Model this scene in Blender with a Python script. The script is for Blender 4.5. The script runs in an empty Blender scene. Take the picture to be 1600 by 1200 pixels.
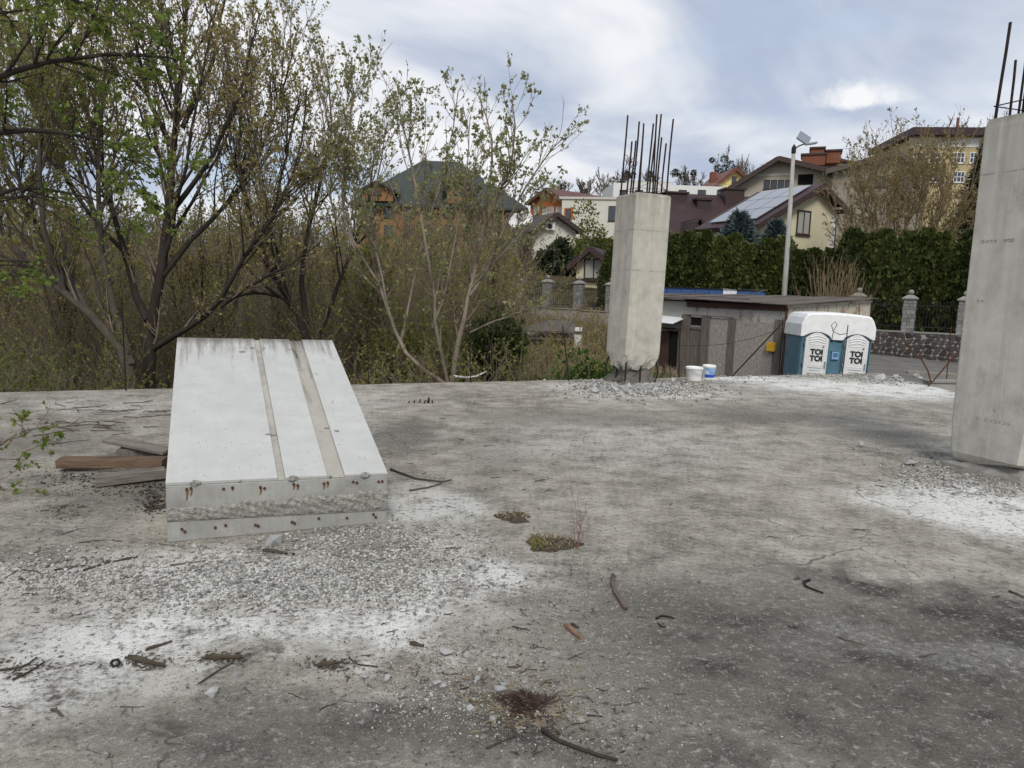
import bpy, math, random
import numpy as np
from mathutils import Vector, Matrix
R = math.radians
rnd = random.Random(7)
RNG = np.random.default_rng(11)
sc = bpy.context.scene
col = sc.collection

# ------------------------------------------------------------------ camera
FPX, PITCH, ROLL, EYE = 1110.0, R(7.6), R(1.7), 1.6
FWD = Vector((0, math.cos(PITCH), -math.sin(PITCH)))
_r0, _u0 = Vector((1, 0, 0)), Vector((0, math.sin(PITCH), math.cos(PITCH)))
RGT = _r0 * math.cos(ROLL) + _u0 * math.sin(ROLL)
UPV = _u0 * math.cos(ROLL) - _r0 * math.sin(ROLL)
cam_d = bpy.data.cameras.new('camera')
cam_d.sensor_width = 36.0
cam_d.lens = 36.0 * FPX / 1600.0
cam_d.clip_start, cam_d.clip_end = 0.05, 3000
cam = bpy.data.objects.new('camera', cam_d)
col.objects.link(cam)
M = Matrix.Identity(4)
for i in range(3):
    M[i][0], M[i][1], M[i][2] = RGT[i], UPV[i], -FWD[i]
M[2][3] = EYE
cam.matrix_world = M
sc.camera = cam

# ------------------------------------------------------------------ light
SUN_EL, SUN_AZ = R(44), R(176)          # azimuth from +Y towards +X
sc.view_settings.view_transform = 'Standard'
sc.view_settings.look = 'None'
sc.view_settings.exposure = 0.42
sc.view_settings.gamma = 1.0
sc.cycles.use_denoising = True
sc.cycles.max_bounces = 5
sc.cycles.diffuse_bounces = 3
sc.cycles.transmission_bounces = 3
sc.cycles.glossy_bounces = 2
sun_d = bpy.data.lights.new('sun', 'SUN')
sun_d.energy, sun_d.angle, sun_d.color = 1.5, R(18), (1.0, 0.95, 0.87)
sun = bpy.data.objects.new('sun', sun_d)
col.objects.link(sun)
_sd = Vector((math.sin(SUN_AZ) * math.cos(SUN_EL), math.cos(SUN_AZ) * math.cos(SUN_EL), math.sin(SUN_EL)))
sun.rotation_euler = _sd.to_track_quat('Z', 'Y').to_euler()
sun.location = _sd * 60


def ray(px, py):
    return FWD + RGT * ((px - 800) / FPX) + UPV * ((600 - py) / FPX)


def at(px, py, Y):
    d = ray(px, py)
    return Vector((0, 0, EYE)) + d * (Y / d.y)


def gp(px, py, z=0.0):
    d = ray(px, py)
    return Vector((0, 0, EYE)) + d * ((z - EYE) / d.z)


def hit(px, py, p0, n):
    d, o = ray(px, py), Vector((0, 0, EYE))
    return o + d * ((Vector(p0) - o).dot(n) / d.dot(n))


# ------------------------------------------------------------------ node helpers
class NT:
    def __init__(s, tree):
        s.t = tree
        s.n = tree.nodes
        s.l = tree.links

    def new(s, typ, **kw):
        n = s.n.new('ShaderNode' + typ)
        for k, v in kw.items():
            if k.startswith('i_'):
                key = k[2:]
                n.inputs[int(key) if key.isdigit() else key.replace('_', ' ')].default_value = v
            else:
                setattr(n, k, v)
        return n

    def link(s, a, b):
        s.l.new(a, b)

    def put(s, sock, v):
        if isinstance(v, bpy.types.NodeSocket):
            s.l.new(v, sock)
        else:
            sock.default_value = v

    def math(s, op, a, b=0.0, c=0.0, clamp=False):
        n = s.new('Math', operation=op, use_clamp=clamp)
        s.put(n.inputs[0], a)
        s.put(n.inputs[1], b)
        if op in ('MULTIPLY_ADD', 'SMOOTH_MIN', 'SMOOTH_MAX'):
            s.put(n.inputs[2], c)
        return n.outputs[0]

    def vmath(s, op, a, b=(0, 0, 0)):
        n = s.new('VectorMath', operation=op)
        s.put(n.inputs[0], a)
        s.put(n.inputs[1], b)
        return n.outputs[1] if op in ('LENGTH', 'DOT_PRODUCT', 'DISTANCE') else n.outputs[0]

    def remap(s, v, a, b, c=0.0, d=1.0, smooth=False):
        n = s.new('MapRange')
        n.clamp = True
        if smooth:
            n.interpolation_type = 'SMOOTHSTEP'
        s.put(n.inputs[0], v)
        for i, x in enumerate((a, b, c, d)):
            s.put(n.inputs[i + 1], x)
        return n.outputs[0]

    def noise(s, vec, scale, detail=4, rough=0.55, dist=0.0, out=0):
        n = s.new('TexNoise')
        if vec is not None:
            s.put(n.inputs['Vector'], vec)
        n.inputs['Scale'].default_value = scale
        n.inputs['Detail'].default_value = detail
        n.inputs['Roughness'].default_value = rough
        n.inputs['Distortion'].default_value = dist
        return n.outputs[out]

    def voronoi(s, vec, scale, feature='F1', out='Distance', rand=1.0):
        n = s.new('TexVoronoi', feature=feature)
        s.put(n.inputs['Vector'], vec)
        n.inputs['Scale'].default_value = scale
        n.inputs['Randomness'].default_value = rand
        return n.outputs[out]

    def mapping(s, vec, loc=(0, 0, 0), rot=(0, 0, 0), scale=(1, 1, 1), typ='POINT'):
        n = s.new('Mapping', vector_type=typ)
        s.put(n.inputs[0], vec)
        n.inputs[1].default_value = loc
        n.inputs[2].default_value = rot
        n.inputs[3].default_value = scale
        return n.outputs[0]

    def mix(s, f, a, b, blend='MIX'):
        n = s.new('Mix', data_type='RGBA', blend_type=blend)
        s.put(n.inputs[0], f)
        for k, v in ((6, a), (7, b)):
            if not isinstance(v, bpy.types.NodeSocket):
                v = tuple(v) + (1,) if len(v) == 3 else v
            s.put(n.inputs[k], v)
        return n.outputs[2]

    def ramp(s, f, stops):
        n = s.new('ValToRGB')
        s.put(n.inputs[0], f)
        e = n.color_ramp.elements
        while len(e) < len(stops):
            e.new(0.5)
        for el, (p, c) in zip(e, stops):
            el.position = p
            el.color = tuple(c) + (1,) if len(c) == 3 else c
        return n.outputs[0]

    def bump(s, h, strength=0.3, dist=0.02, nrm=None):
        n = s.new('Bump')
        n.inputs['Strength'].default_value = strength
        n.inputs['Distance'].default_value = dist
        s.put(n.inputs['Height'], h)
        if nrm is not None:
            s.put(n.inputs['Normal'], nrm)
        return n.outputs[0]


# ------------------------------------------------------------------ sky
world = bpy.data.worlds.new('World')
sc.world = world
world.use_nodes = True
world.cycles.sampling_method = 'MANUAL'
world.cycles.sample_map_resolution = 256
w = NT(world.node_tree)
w.n.clear()
out = w.new('OutputWorld')
bg = w.new('Background')
bg.inputs['Strength'].default_value = 0.1
sky = w.new('TexSky', sky_type='NISHITA')
sky.sun_disc = False
sky.sun_elevation, sky.sun_rotation = SUN_EL, SUN_AZ
sky.air_density, sky.dust_density, sky.ozone_density = 1.0, 1.2, 1.0
tc = w.new('TexCoord')
dirv = tc.outputs['Generated']
sep = w.new('SeparateXYZ')
w.link(dirv, sep.inputs[0])
zc = w.math('MAXIMUM', sep.outputs[2], 0.0)
inv = w.math('DIVIDE', 1.0, w.math('ADD', zc, 0.33))
cmb = w.new('CombineXYZ')
w.link(w.math('MULTIPLY', sep.outputs[0], inv), cmb.inputs[0])
w.link(w.math('MULTIPLY', sep.outputs[1], inv), cmb.inputs[1])
plane = w.mapping(cmb.outputs[0], loc=(5.2, 4.4, 0), rot=(0, 0, R(-50)), scale=(0.8, 1.1, 1))
n1 = w.noise(plane, 1.5, 5, 0.5, 0.3)
n2 = w.noise(w.mapping(plane, loc=(7.3, 2.1, 0), scale=(0.9, 1.3, 1)), 1.9, 5, 0.5, 0.4)
cover = w.remap(n1, 0.33, 0.50, smooth=True)
shade = w.remap(n2, 0.36, 0.66, smooth=True)
# cloud radiances are in the same unit as the sky node (the background multiplies by 0.1)
cloud = w.ramp(shade, [(0.0, (3.35, 3.9, 5.0)), (0.5, (5.2, 5.55, 6.15)), (1.0, (6.9, 7.0, 7.2))])
thin = w.mix(0.72, sky.outputs[0], (4.6, 5.4, 6.6))
body = w.mix(cover, thin, cloud)
# one bright fair-weather cloud low over the hill
_cd = ray(1343, 158).normalized()
_cr = Vector((_cd.y, -_cd.x, 0)).normalized()
_cu = _cr.cross(_cd).normalized()
cx = w.math('DIVIDE', w.vmath('DOT_PRODUCT', dirv, tuple(_cr)), 0.050)
cyr = w.vmath('DOT_PRODUCT', w.vmath('SUBTRACT', dirv, tuple(_cd)), tuple(_cu))
cy = w.math('DIVIDE', cyr, w.remap(cyr, -0.002, 0.002, 0.009, 0.025))
nn = w.noise(dirv, 34.0, 6, 0.62)
rr = w.math('ADD', w.math('SQRT', w.math('ADD', w.math('MULTIPLY', cx, cx), w.math('MULTIPLY', cy, cy))),
            w.math('MULTIPLY', w.math('SUBTRACT', nn, 0.5), 1.7))
puff = w.remap(rr, 1.3, 0.3, smooth=True)
front = w.remap(w.vmath('DOT_PRODUCT', dirv, tuple(_cd)), 0.9, 0.95)
body = w.mix(w.math('MULTIPLY', w.math('MULTIPLY', puff, front), 0.92), body, (7.3, 7.35, 7.4))
w.link(body, bg.inputs[0])
w.link(bg.outputs[0], out.inputs[0])


# ------------------------------------------------------------------ object helpers
def tag(o, label=None, cat=None, group=None, kind=None):
    if label:
        o['label'] = label
    if cat:
        o['category'] = cat
    if group:
        o['group'] = group
    if kind:
        o['kind'] = kind
    return o


def empty(name, loc=(0, 0, 0), rz=0.0, label=None, cat=None, group=None, parent=None):
    o = bpy.data.objects.new(name, None)
    col.objects.link(o)
    o.location = loc
    o.rotation_euler = (0, 0, rz)
    o.parent = parent
    o.empty_display_size = 0.2
    return tag(o, label, cat, group)


def link(name, me, mats=None, parent=None, loc=(0, 0, 0), rot=(0, 0, 0), scale=(1, 1, 1)):
    o = bpy.data.objects.new(name, me)
    col.objects.link(o)
    o.parent = parent
    o.location, o.rotation_euler, o.scale = loc, rot, scale
    if mats is not None and len(me.materials) == 0:
        for m in (mats if isinstance(mats, (list, tuple)) else [mats]):
            me.materials.append(m)
    return o


def copy_tree(o, parent=None):
    c = o.copy()
    col.objects.link(c)
    c.parent = parent
    for ch in list(o.children):
        copy_tree(ch, c)
    return c


class MB:
    """collects shapes for ONE mesh"""
    def __init__(s):
        s.v, s.f = [], []

    def poly(s, pts, faces):
        b = len(s.v)
        s.v += [tuple(p) for p in pts]
        s.f += [tuple(b + i for i in f) for f in faces]
        return s

    def box(s, lo, hi):
        x0, y0, z0 = lo
        x1, y1, z1 = hi
        return s.hexa([(x0, y0, z0), (x1, y0, z0), (x1, y1, z0), (x0, y1, z0),
                       (x0, y0, z1), (x1, y0, z1), (x1, y1, z1), (x0, y1, z1)])

    def hexa(s, p):
        return s.poly(p, [(3, 2, 1, 0), (4, 5, 6, 7), (0, 1, 5, 4), (1, 2, 6, 5), (2, 3, 7, 6), (3, 0, 4, 7)])

    def obox(s, c, ax, ay, az):
        c, ax, ay, az = map(Vector, (c, ax, ay, az))
        return s.hexa([c - ax - ay - az, c + ax - ay - az, c + ax + ay - az, c - ax + ay - az,
                       c - ax - ay + az, c + ax - ay + az, c + ax + ay + az, c - ax + ay + az])

    def prism(s, poly, off):
        """closed 3-D polygon swept by off"""
        n = len(poly)
        off = Vector(off)
        a = [Vector(p) for p in poly]
        b = [p + off for p in a]
        return s.poly(a + b, [tuple(range(n - 1, -1, -1)), tuple(range(n, 2 * n))] +
                      [(i, (i + 1) % n, n + (i + 1) % n, n + i) for i in range(n)])

    def tube(s, pts, rad, sides=6, cap=True):
        pts = [Vector(p) for p in pts]
        if not isinstance(rad, (list, tuple)):
            rad = [rad] * len(pts)
        rings, u = [], None
        for i, p in enumerate(pts):
            t = (pts[min(i + 1, len(pts) - 1)] - pts[max(i - 1, 0)]).normalized()
            if u is None:
                u = t.orthogonal().normalized()
            u = (u - t * u.dot(t)).normalized()
            v = t.cross(u)
            rings.append([p + (u * math.cos(2 * math.pi * k / sides) + v * math.sin(2 * math.pi * k / sides)) * rad[i]
                          for k in range(sides)])
        V = [q for r_ in rings for q in r_]
        F = []
        for i in range(len(pts) - 1):
            for k in range(sides):
                k2 = (k + 1) % sides
                F.append((i * sides + k, i * sides + k2, (i + 1) * sides + k2, (i + 1) * sides + k))
        if cap:
            F.append(tuple(range(sides - 1, -1, -1)))
            F.append(tuple(range((len(pts) - 1) * sides, len(pts) * sides)))
        return s.poly(V, F)

    def lathe(s, prof, c=(0, 0, 0), sides=24):
        c = Vector(c)
        V = [c + Vector((r_ * math.cos(2 * math.pi * k / sides), r_ * math.sin(2 * math.pi * k / sides), z))
             for r_, z in prof for k in range(sides)]
        F = []
        for i in range(len(prof) - 1):
            for k in range(sides):
                k2 = (k + 1) % sides
                F.append((i * sides + k, i * sides + k2, (i + 1) * sides + k2, (i + 1) * sides + k))
        F.append(tuple(range(sides - 1, -1, -1)))
        F.append(tuple(range((len(prof) - 1) * sides, len(prof) * sides)))
        return s.poly(V, F)

    def mesh(s, name, smooth=False, bevel=0.0, seg=2):
        me = bpy.data.meshes.new(name)
        me.from_pydata(s.v, [], s.f)
        me.update()
        if bevel:
            import bmesh
            bm = bmesh.new()
            bm.from_mesh(me)
            bmesh.ops.remove_doubles(bm, verts=bm.verts, dist=1e-6)
            bmesh.ops.recalc_face_normals(bm, faces=bm.faces)
            es = [e for e in bm.edges if len(e.link_faces) == 2 and e.calc_face_angle(0) > 0.5]
            bmesh.ops.bevel(bm, geom=es, offset=bevel, segments=seg, affect='EDGES', profile=0.5, clamp_overlap=True)
            bm.to_mesh(me)
            bm.free()
        if smooth:
            me.polygons.foreach_set('use_smooth', [True] * len(me.polygons))
        return me

    def build(s, name, m, parent=None, loc=(0, 0, 0), smooth=False, bevel=0.0, rot=(0, 0, 0), seg=2):
        return link(name, s.mesh(name, smooth, bevel, seg), m, parent, loc, rot)


def fast_mesh(name, V, F, smooth=False, midx=None):
    V = np.ascontiguousarray(V, dtype=np.float32).reshape(-1, 3)
    F = np.ascontiguousarray(F, dtype=np.int32)
    m, k = F.shape
    me = bpy.data.meshes.new(name)
    me.vertices.add(len(V))
    me.vertices.foreach_set('co', V.ravel())
    me.loops.add(m * k)
    me.loops.foreach_set('vertex_index', F.ravel())
    me.polygons.add(m)
    me.polygons.foreach_set('loop_start', np.arange(0, m * k, k, dtype=np.int32))
    if midx is not None:
        me.polygons.foreach_set('material_index', midx.astype(np.int32))
    if smooth:
        me.polygons.foreach_set('use_smooth', np.ones(m, dtype=bool))
    me.update(calc_edges=True)
    return me


def unit(a):
    return a / np.maximum(np.linalg.norm(a, axis=-1, keepdims=True), 1e-9)


def tubes(P, Rd, S=3):
    N, K = P.shape[:2]
    T = unit(np.gradient(P, axis=1))
    ref = unit(RNG.normal(size=(N, 1, 3)))
    U = unit(np.cross(T, ref))
    Vv = np.cross(T, U)
    a = np.arange(S) * 2 * np.pi / S
    ring = (P[:, :, None] + Rd[:, :, None, None] * (U[:, :, None] * np.cos(a)[None, None, :, None] +
                                                    Vv[:, :, None] * np.sin(a)[None, None, :, None]))
    n0 = np.arange(N)[:, None, None] * K * S
    i = np.arange(K - 1)[None, :, None] * S
    k = np.arange(S)[None, None]
    k2 = (k + 1) % S
    F = np.stack([n0 + i + k, n0 + i + k2, n0 + i + S + k2, n0 + i + S + k], -1).reshape(-1, 4)
    return ring.reshape(-1, 3), F


def spawn(P, Rd, n, t0, t1, lr, ang, up, wig, K, rr, tip, lmax=1e9):
    """n child branches grown from parents P (N,K,3)"""
    N, Kp = P.shape[:2]
    L = np.linalg.norm(np.diff(P, axis=1), axis=2).sum(1)
    pi = RNG.choice(N, size=n, p=L / L.sum())
    t = t0 + (t1 - t0) * RNG.random(n) ** 0.9
    f = t * (Kp - 1)
    i = np.minimum(f.astype(int), Kp - 2)
    fr = (f - i)[:, None]
    a, b = P[pi, i], P[pi, i + 1]
    pos = a * (1 - fr) + b * fr
    rad = (Rd[pi, i] * (1 - fr[:, 0]) + Rd[pi, i + 1] * fr[:, 0])
    tg = unit(b - a)
    q = RNG.normal(size=(n, 3))
    q = unit(q - tg * (q * tg).sum(1, keepdims=True))
    an = (ang * (0.6 + 0.8 * RNG.random(n)))[:, None]
    d = unit(tg * np.cos(an) + q * np.sin(an))
    ln = np.minimum(L[pi] * lr * (1.15 - 0.7 * t), lmax) * (0.55 + 0.9 * RNG.random(n))
    out = [pos]
    for k in range(K - 1):
        d = unit(d + wig * RNG.normal(size=(n, 3)) + np.array([0, 0, up]))
        out.append(out[-1] + d * (ln / (K - 1))[:, None])
    P2 = np.stack(out, 1)
    r0 = np.maximum(rad * rr, tip)
    s_ = np.linspace(0, 1, K)[None]
    R2 = r0[:, None] * (1 - s_) + tip * s_
    return P2, R2


def leaf_quads(c, d, L, W):
    n = len(c)
    q = RNG.normal(size=(n, 3))
    d = unit(d)
    b = unit(np.cross(d, q))
    nn_ = np.cross(d, b)
    L, W = L[:, None], W[:, None]
    v = np.stack([c, c + d * L * 0.45 + b * W + nn_ * W * 0.5, c + d * L, c + d * L * 0.45 - b * W + nn_ * W * 0.5], 1)
    return v.reshape(-1, 3), np.arange(n * 4).reshape(n, 4)


def leaves_on(P, n, size, spread=0.5, droop=0.0, t0=0.15, wid=0.28):
    N, K = P.shape[:2]
    pi = RNG.integers(0, N, n)
    f = (t0 + (1 - t0) * RNG.random(n)) * (K - 1)
    i = np.minimum(f.astype(int), K - 2)
    fr = (f - i)[:, None]
    pos = P[pi, i] * (1 - fr) + P[pi, i + 1] * fr
    tg = unit(P[pi, i + 1] - P[pi, i])
    d = unit(tg + spread * RNG.normal(size=(n, 3)) + np.array([0, 0, -droop]))
    s_ = size * (0.5 + RNG.random(n))
    return leaf_quads(pos, d, s_, s_ * wid)


def resample(pts, rads, K):
    pts, rads = np.array(pts, float), np.array(rads, float)
    s_ = np.concatenate([[0], np.cumsum(np.linalg.norm(np.diff(pts, axis=0), axis=1))])
    u = np.linspace(0, s_[-1], K)
    out = np.stack([np.interp(u, s_, pts[:, j]) for j in range(3)], 1)
    for _ in range(1):
        out[1:-1] = 0.25 * out[:-2] + 0.5 * out[1:-1] + 0.25 * out[2:]
    return out, np.interp(u, s_, rads)


def merge(parts):
    V, F, b = [], [], 0
    for v, f in parts:
        V.append(v)
        F.append(f + b)
        b += len(v)
    return np.concatenate(V), np.concatenate(F)

# ------------------------------------------------------------------ materials
MATS = {}


def newmat(name):
    m = bpy.data.materials.new(name)
    m.use_nodes = True
    t = NT(m.node_tree)
    b = t.n['Principled BSDF']
    MATS[name] = m
    return m, t, b


def mul(c, k):
    return tuple(min(1.0, x * k) for x in c)


def plain(name, c, rough=0.8, var=0.18, scale=6.0, bump=0.25, bscale=60.0, metallic=0.0, c2=None, spec=0.3, stretch=(1, 1, 1)):
    m, t, b = newmat(name)
    o = t.mapping(t.new('TexCoord').outputs['Object'], scale=stretch)
    n = t.noise(o, scale, 6, 0.62)
    f = t.remap(n, 0.3, 0.7)
    cc = t.mix(f, mul(c, 1 - var), c2 if c2 else mul(c, 1 + var))
    g = t.noise(o, bscale, 4, 0.6)
    cc = t.mix(t.remap(g, 0.25, 0.75, 0.0, 0.35), cc, mul(c, 1 - 1.6 * var))
    t.link(cc, b.inputs['Base Color'])
    b.inputs['Roughness'].default_value = rough
    b.inputs['Metallic'].default_value = metallic
    b.inputs['Specular IOR Level'].default_value = spec
    if bump:
        t.link(t.bump(g, bump, 0.01), b.inputs['Normal'])
    return m


def leafmat(name, c1, c2, trans=0.35, rough=0.6, tone=0.0):
    m, t, b = newmat(name)
    ri = t.new('NewGeometry').outputs['Random Per Island']
    cc = t.mix(ri, c1, c2)
    hv = t.new('HueSaturation')
    t.link(cc, hv.inputs['Color'])
    orr = t.new('ObjectInfo').outputs['Random']
    t.link(t.remap(orr, 0, 1, 1 - tone, 1 + tone), hv.inputs['Value'])
    t.link(t.remap(orr, 0, 1, 0.5 + tone * 0.05, 0.5 - tone * 0.05), hv.inputs['Hue'])
    cc = hv.outputs[0]
    t.link(cc, b.inputs['Base Color'])
    b.inputs['Roughness'].default_value = rough
    b.inputs['Specular IOR Level'].default_value = 0.25
    tr = t.new('BsdfTranslucent')
    t.link(cc, tr.inputs[0])
    mx = t.new('MixShader')
    mx.inputs[0].default_value = trans
    t.link(b.outputs[0], mx.inputs[1])
    t.link(tr.outputs[0], mx.inputs[2])
    t.link(mx.outputs[0], t.n['Material Output'].inputs[0])
    return m


def islandmat(name, c1, c2, rough=0.9, bump=0.3, bscale=80):
    m, t, b = newmat(name)
    ri = t.new('NewGeometry').outputs['Random Per Island']
    o = t.new('TexCoord').outputs['Object']
    g = t.noise(o, bscale, 5, 0.6)
    cc = t.mix(ri, c1, c2)
    cc = t.mix(t.remap(g, 0.3, 0.7, 0, 0.4), cc, mul(c1, 0.6))
    t.link(cc, b.inputs['Base Color'])
    b.inputs['Roughness'].default_value = rough
    b.inputs['Specular IOR Level'].default_value = 0.2
    t.link(t.bump(g, bump, 0.01), b.inputs['Normal'])
    return m


def objmat(name, c1, c2, rough=0.9, bscale=40, spec=0.2, stretch=(1, 1, 1)):
    """colour differs from object to object"""
    m, t, b = newmat(name)
    ri = t.new('ObjectInfo').outputs['Random']
    o = t.mapping(t.new('TexCoord').outputs['Object'], scale=stretch)
    g = t.noise(o, bscale, 6, 0.65)
    cc = t.mix(ri, c1, c2)
    cc = t.mix(t.remap(g, 0.3, 0.72, 0, 0.7), cc, mul(c1, 0.45))
    t.link(cc, b.inputs['Base Color'])
    b.inputs['Roughness'].default_value = rough
    b.inputs['Specular IOR Level'].default_value = spec
    t.link(t.bump(g, 0.4, 0.01), b.inputs['Normal'])
    return m


# --- the concrete deck: dust, damp and scuffs have their own shapes on it
def deck_material():
    m, t, b = newmat('deck_concrete')
    o = t.new('TexCoord').outputs['Object']
    warp = t.noise(o, 1.1, 4, 0.62, out=1)
    wob = t.vmath('ADD', o, t.vmath('MULTIPLY', t.vmath('SUBTRACT', warp, (0.5, 0.5, 0.5)), (1.5, 1.5, 0)))
    warp2 = t.noise(o, 6.5, 4, 0.72, out=1)
    wob = t.vmath('ADD', wob, t.vmath('MULTIPLY', t.vmath('SUBTRACT', warp2, (0.5, 0.5, 0.5)), (0.35, 0.35, 0)))

    def field(spots):
        acc = None
        for px, py, rx, ry, s_ in spots:
            c = gp(px, py)
            ax = (gp(px + rx, py) - gp(px - rx, py)).length / 2
            ay = (gp(px, py + ry) - gp(px, py - ry)).length / 2
            v = t.mapping(wob, loc=(c.x, c.y, 0), scale=(ax, ay, 1e6), rot=(0, 0, math.atan2(-c.x, c.y) * 0.0), typ='TEXTURE')
            q = t.math('MULTIPLY', t.remap(t.vmath('LENGTH', v), 1.25, 0.25, smooth=True), s_)
            acc = q if acc is None else t.math('MAXIMUM', acc, q)
        return acc
    white = field([(420, 905, 330, 55, .75), (120, 1010, 260, 90, .62), (330, 975, 240, 40, .8), (720, 925, 150, 55, .72), (600, 960, 160, 35, .85),
                   (660, 790, 90, 45, .55), (700, 860, 90, 35, .45), (1570, 800, 190, 42, 1.0), (1450, 790, 120, 25, .7),
                   (1360, 607, 190, 14, 1.0), (1150, 590, 110, 5, 1.), (1010, 612, 150, 16, .6), (60, 900, 160, 50, .45),
                   (900, 606, 60, 8, .5), (1420, 1000, 200, 30, .12), (160, 632, 140, 16, .35), (560, 640, 60, 60, .2), (960, 690, 240, 40, .18)])
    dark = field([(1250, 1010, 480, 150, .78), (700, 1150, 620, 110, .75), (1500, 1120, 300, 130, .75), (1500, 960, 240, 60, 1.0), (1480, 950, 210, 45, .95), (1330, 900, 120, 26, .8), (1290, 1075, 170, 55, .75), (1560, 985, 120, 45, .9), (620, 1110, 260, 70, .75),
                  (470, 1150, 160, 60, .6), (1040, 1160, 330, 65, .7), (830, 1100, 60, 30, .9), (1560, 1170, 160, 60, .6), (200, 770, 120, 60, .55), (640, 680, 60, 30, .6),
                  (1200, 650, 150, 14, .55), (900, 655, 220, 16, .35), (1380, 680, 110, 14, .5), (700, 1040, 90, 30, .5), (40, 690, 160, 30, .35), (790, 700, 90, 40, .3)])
    big = t.noise(o, 0.55, 5, 0.68)
    mid = t.noise(o, 3.2, 6, 0.72)
    fine = t.noise(o, 26.0, 5, 0.76)
    base = t.ramp(t.math('ADD', t.math('MULTIPLY', big, 0.4), t.math('MULTIPLY', mid, 0.6)),
                  [(0.35, (0.125, 0.112, 0.092)), (0.45, (0.25, 0.228, 0.188)), (0.53, (0.375, 0.345, 0.288)), (0.65, (0.55, 0.515, 0.44))])
    # brush marks and dragged dust
    st = t.noise(t.mapping(o, rot=(0, 0, R(24)), scale=(1, 2.0, 1)), 5.5, 5, 0.74, 1.2)
    base = t.mix(t.remap(st, 0.53, 0.70, 0, 0.35), base, (0.50, 0.475, 0.42))
    base = t.mix(t.remap(st, 0.45, 0.3, 0, 0.4), base, (0.105, 0.097, 0.082))
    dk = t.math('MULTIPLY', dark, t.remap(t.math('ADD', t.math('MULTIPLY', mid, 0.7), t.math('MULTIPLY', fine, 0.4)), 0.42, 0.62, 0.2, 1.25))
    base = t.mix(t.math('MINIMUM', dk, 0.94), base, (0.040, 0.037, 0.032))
    wt = t.math('MULTIPLY', white, t.remap(t.math('ADD', t.math('MULTIPLY', mid, 0.55), t.math('MULTIPLY', fine, 0.5)), 0.42, 0.545, 0.03, 1.2), clamp=True)
    base = t.mix(wt, base, (0.80, 0.785, 0.735))
    # pale splashes of cement
    sp = t.remap(t.voronoi(t.vmath('ADD', o, t.vmath('MULTIPLY', warp2, (0.16, 0.16, 0))), 3.6), 0.15, 0.04, smooth=True)
    sp = t.math('MULTIPLY', sp, t.remap(big, 0.45, 0.62))
    base = t.mix(t.math('MULTIPLY', sp, 0.5), base, (0.55, 0.54, 0.50))
    # loose pale flakes
    fl = t.remap(t.voronoi(t.vmath('ADD', o, t.vmath('MULTIPLY', warp2, (0.10, 0.10, 0))), 13.0), 0.16, 0.10)
    fl = t.math('MULTIPLY', fl, t.remap(st, 0.47, 0.56))
    base = t.mix(t.math('MULTIPLY', fl, 0.45), base, (0.58, 0.56, 0.51))
    # rusty smears, pits and speckle
    ru = t.remap(mid, 0.66, 0.78, 0, 0.45)
    base = t.mix(t.math('MULTIPLY', ru, t.remap(big, 0.5, 0.42)), base, (0.30, 0.20, 0.12))
    speck = t.noise(o, 85.0, 3, 0.8)
    base = t.mix(t.remap(fine, 0.53, 0.66, 0, 0.5), base, (0.60, 0.575, 0.52))
    base = t.mix(t.remap(fine, 0.45, 0.33, 0, 0.85), base, (0.05, 0.046, 0.039))
    clus = t.remap(st, 0.38, 0.60)
    base = t.mix(t.math('MULTIPLY', t.remap(speck, 0.57, 0.70, 0, 0.7), clus), base, (0.66, 0.64, 0.59))
    base = t.mix(t.remap(speck, 0.43, 0.30, 0, 0.7), base, (0.05, 0.046, 0.04))
    pit = t.remap(t.voronoi(o, 46.0), 0.18, 0.05)
    pit = t.math('MULTIPLY', pit, t.remap(mid, 0.42, 0.58))
    base = t.mix(t.math('MULTIPLY', pit, 0.9), base, (0.045, 0.041, 0.036))
    # hairline cracks
    cr = t.voronoi(t.vmath('ADD', o, t.vmath('MULTIPLY', warp, (0.9, 0.9, 0))), 0.55, 'DISTANCE_TO_EDGE')
    crk = t.math('MULTIPLY', t.remap(cr, 0.0038, 0.0008), t.remap(big, 0.49, 0.55))
    base = t.mix(t.math('MULTIPLY', crk, 0.6), base, (0.05, 0.047, 0.043))
    t.link(base, b.inputs['Base Color'])
    b.inputs['Roughness'].default_value = 0.93
    b.inputs['Specular IOR Level'].default_value = 0.18
    h = t.math('ADD', t.math('MULTIPLY', mid, 0.8), t.math('ADD', t.math('MULTIPLY', fine, 0.9), t.math('MULTIPLY', speck, 0.3)))
    h = t.math('SUBTRACT', h, t.math('MULTIPLY', t.math('ADD', pit, crk), 0.3))
    t.link(t.bump(h, 0.75, 0.028), b.inputs['Normal'])
    return m


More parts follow.
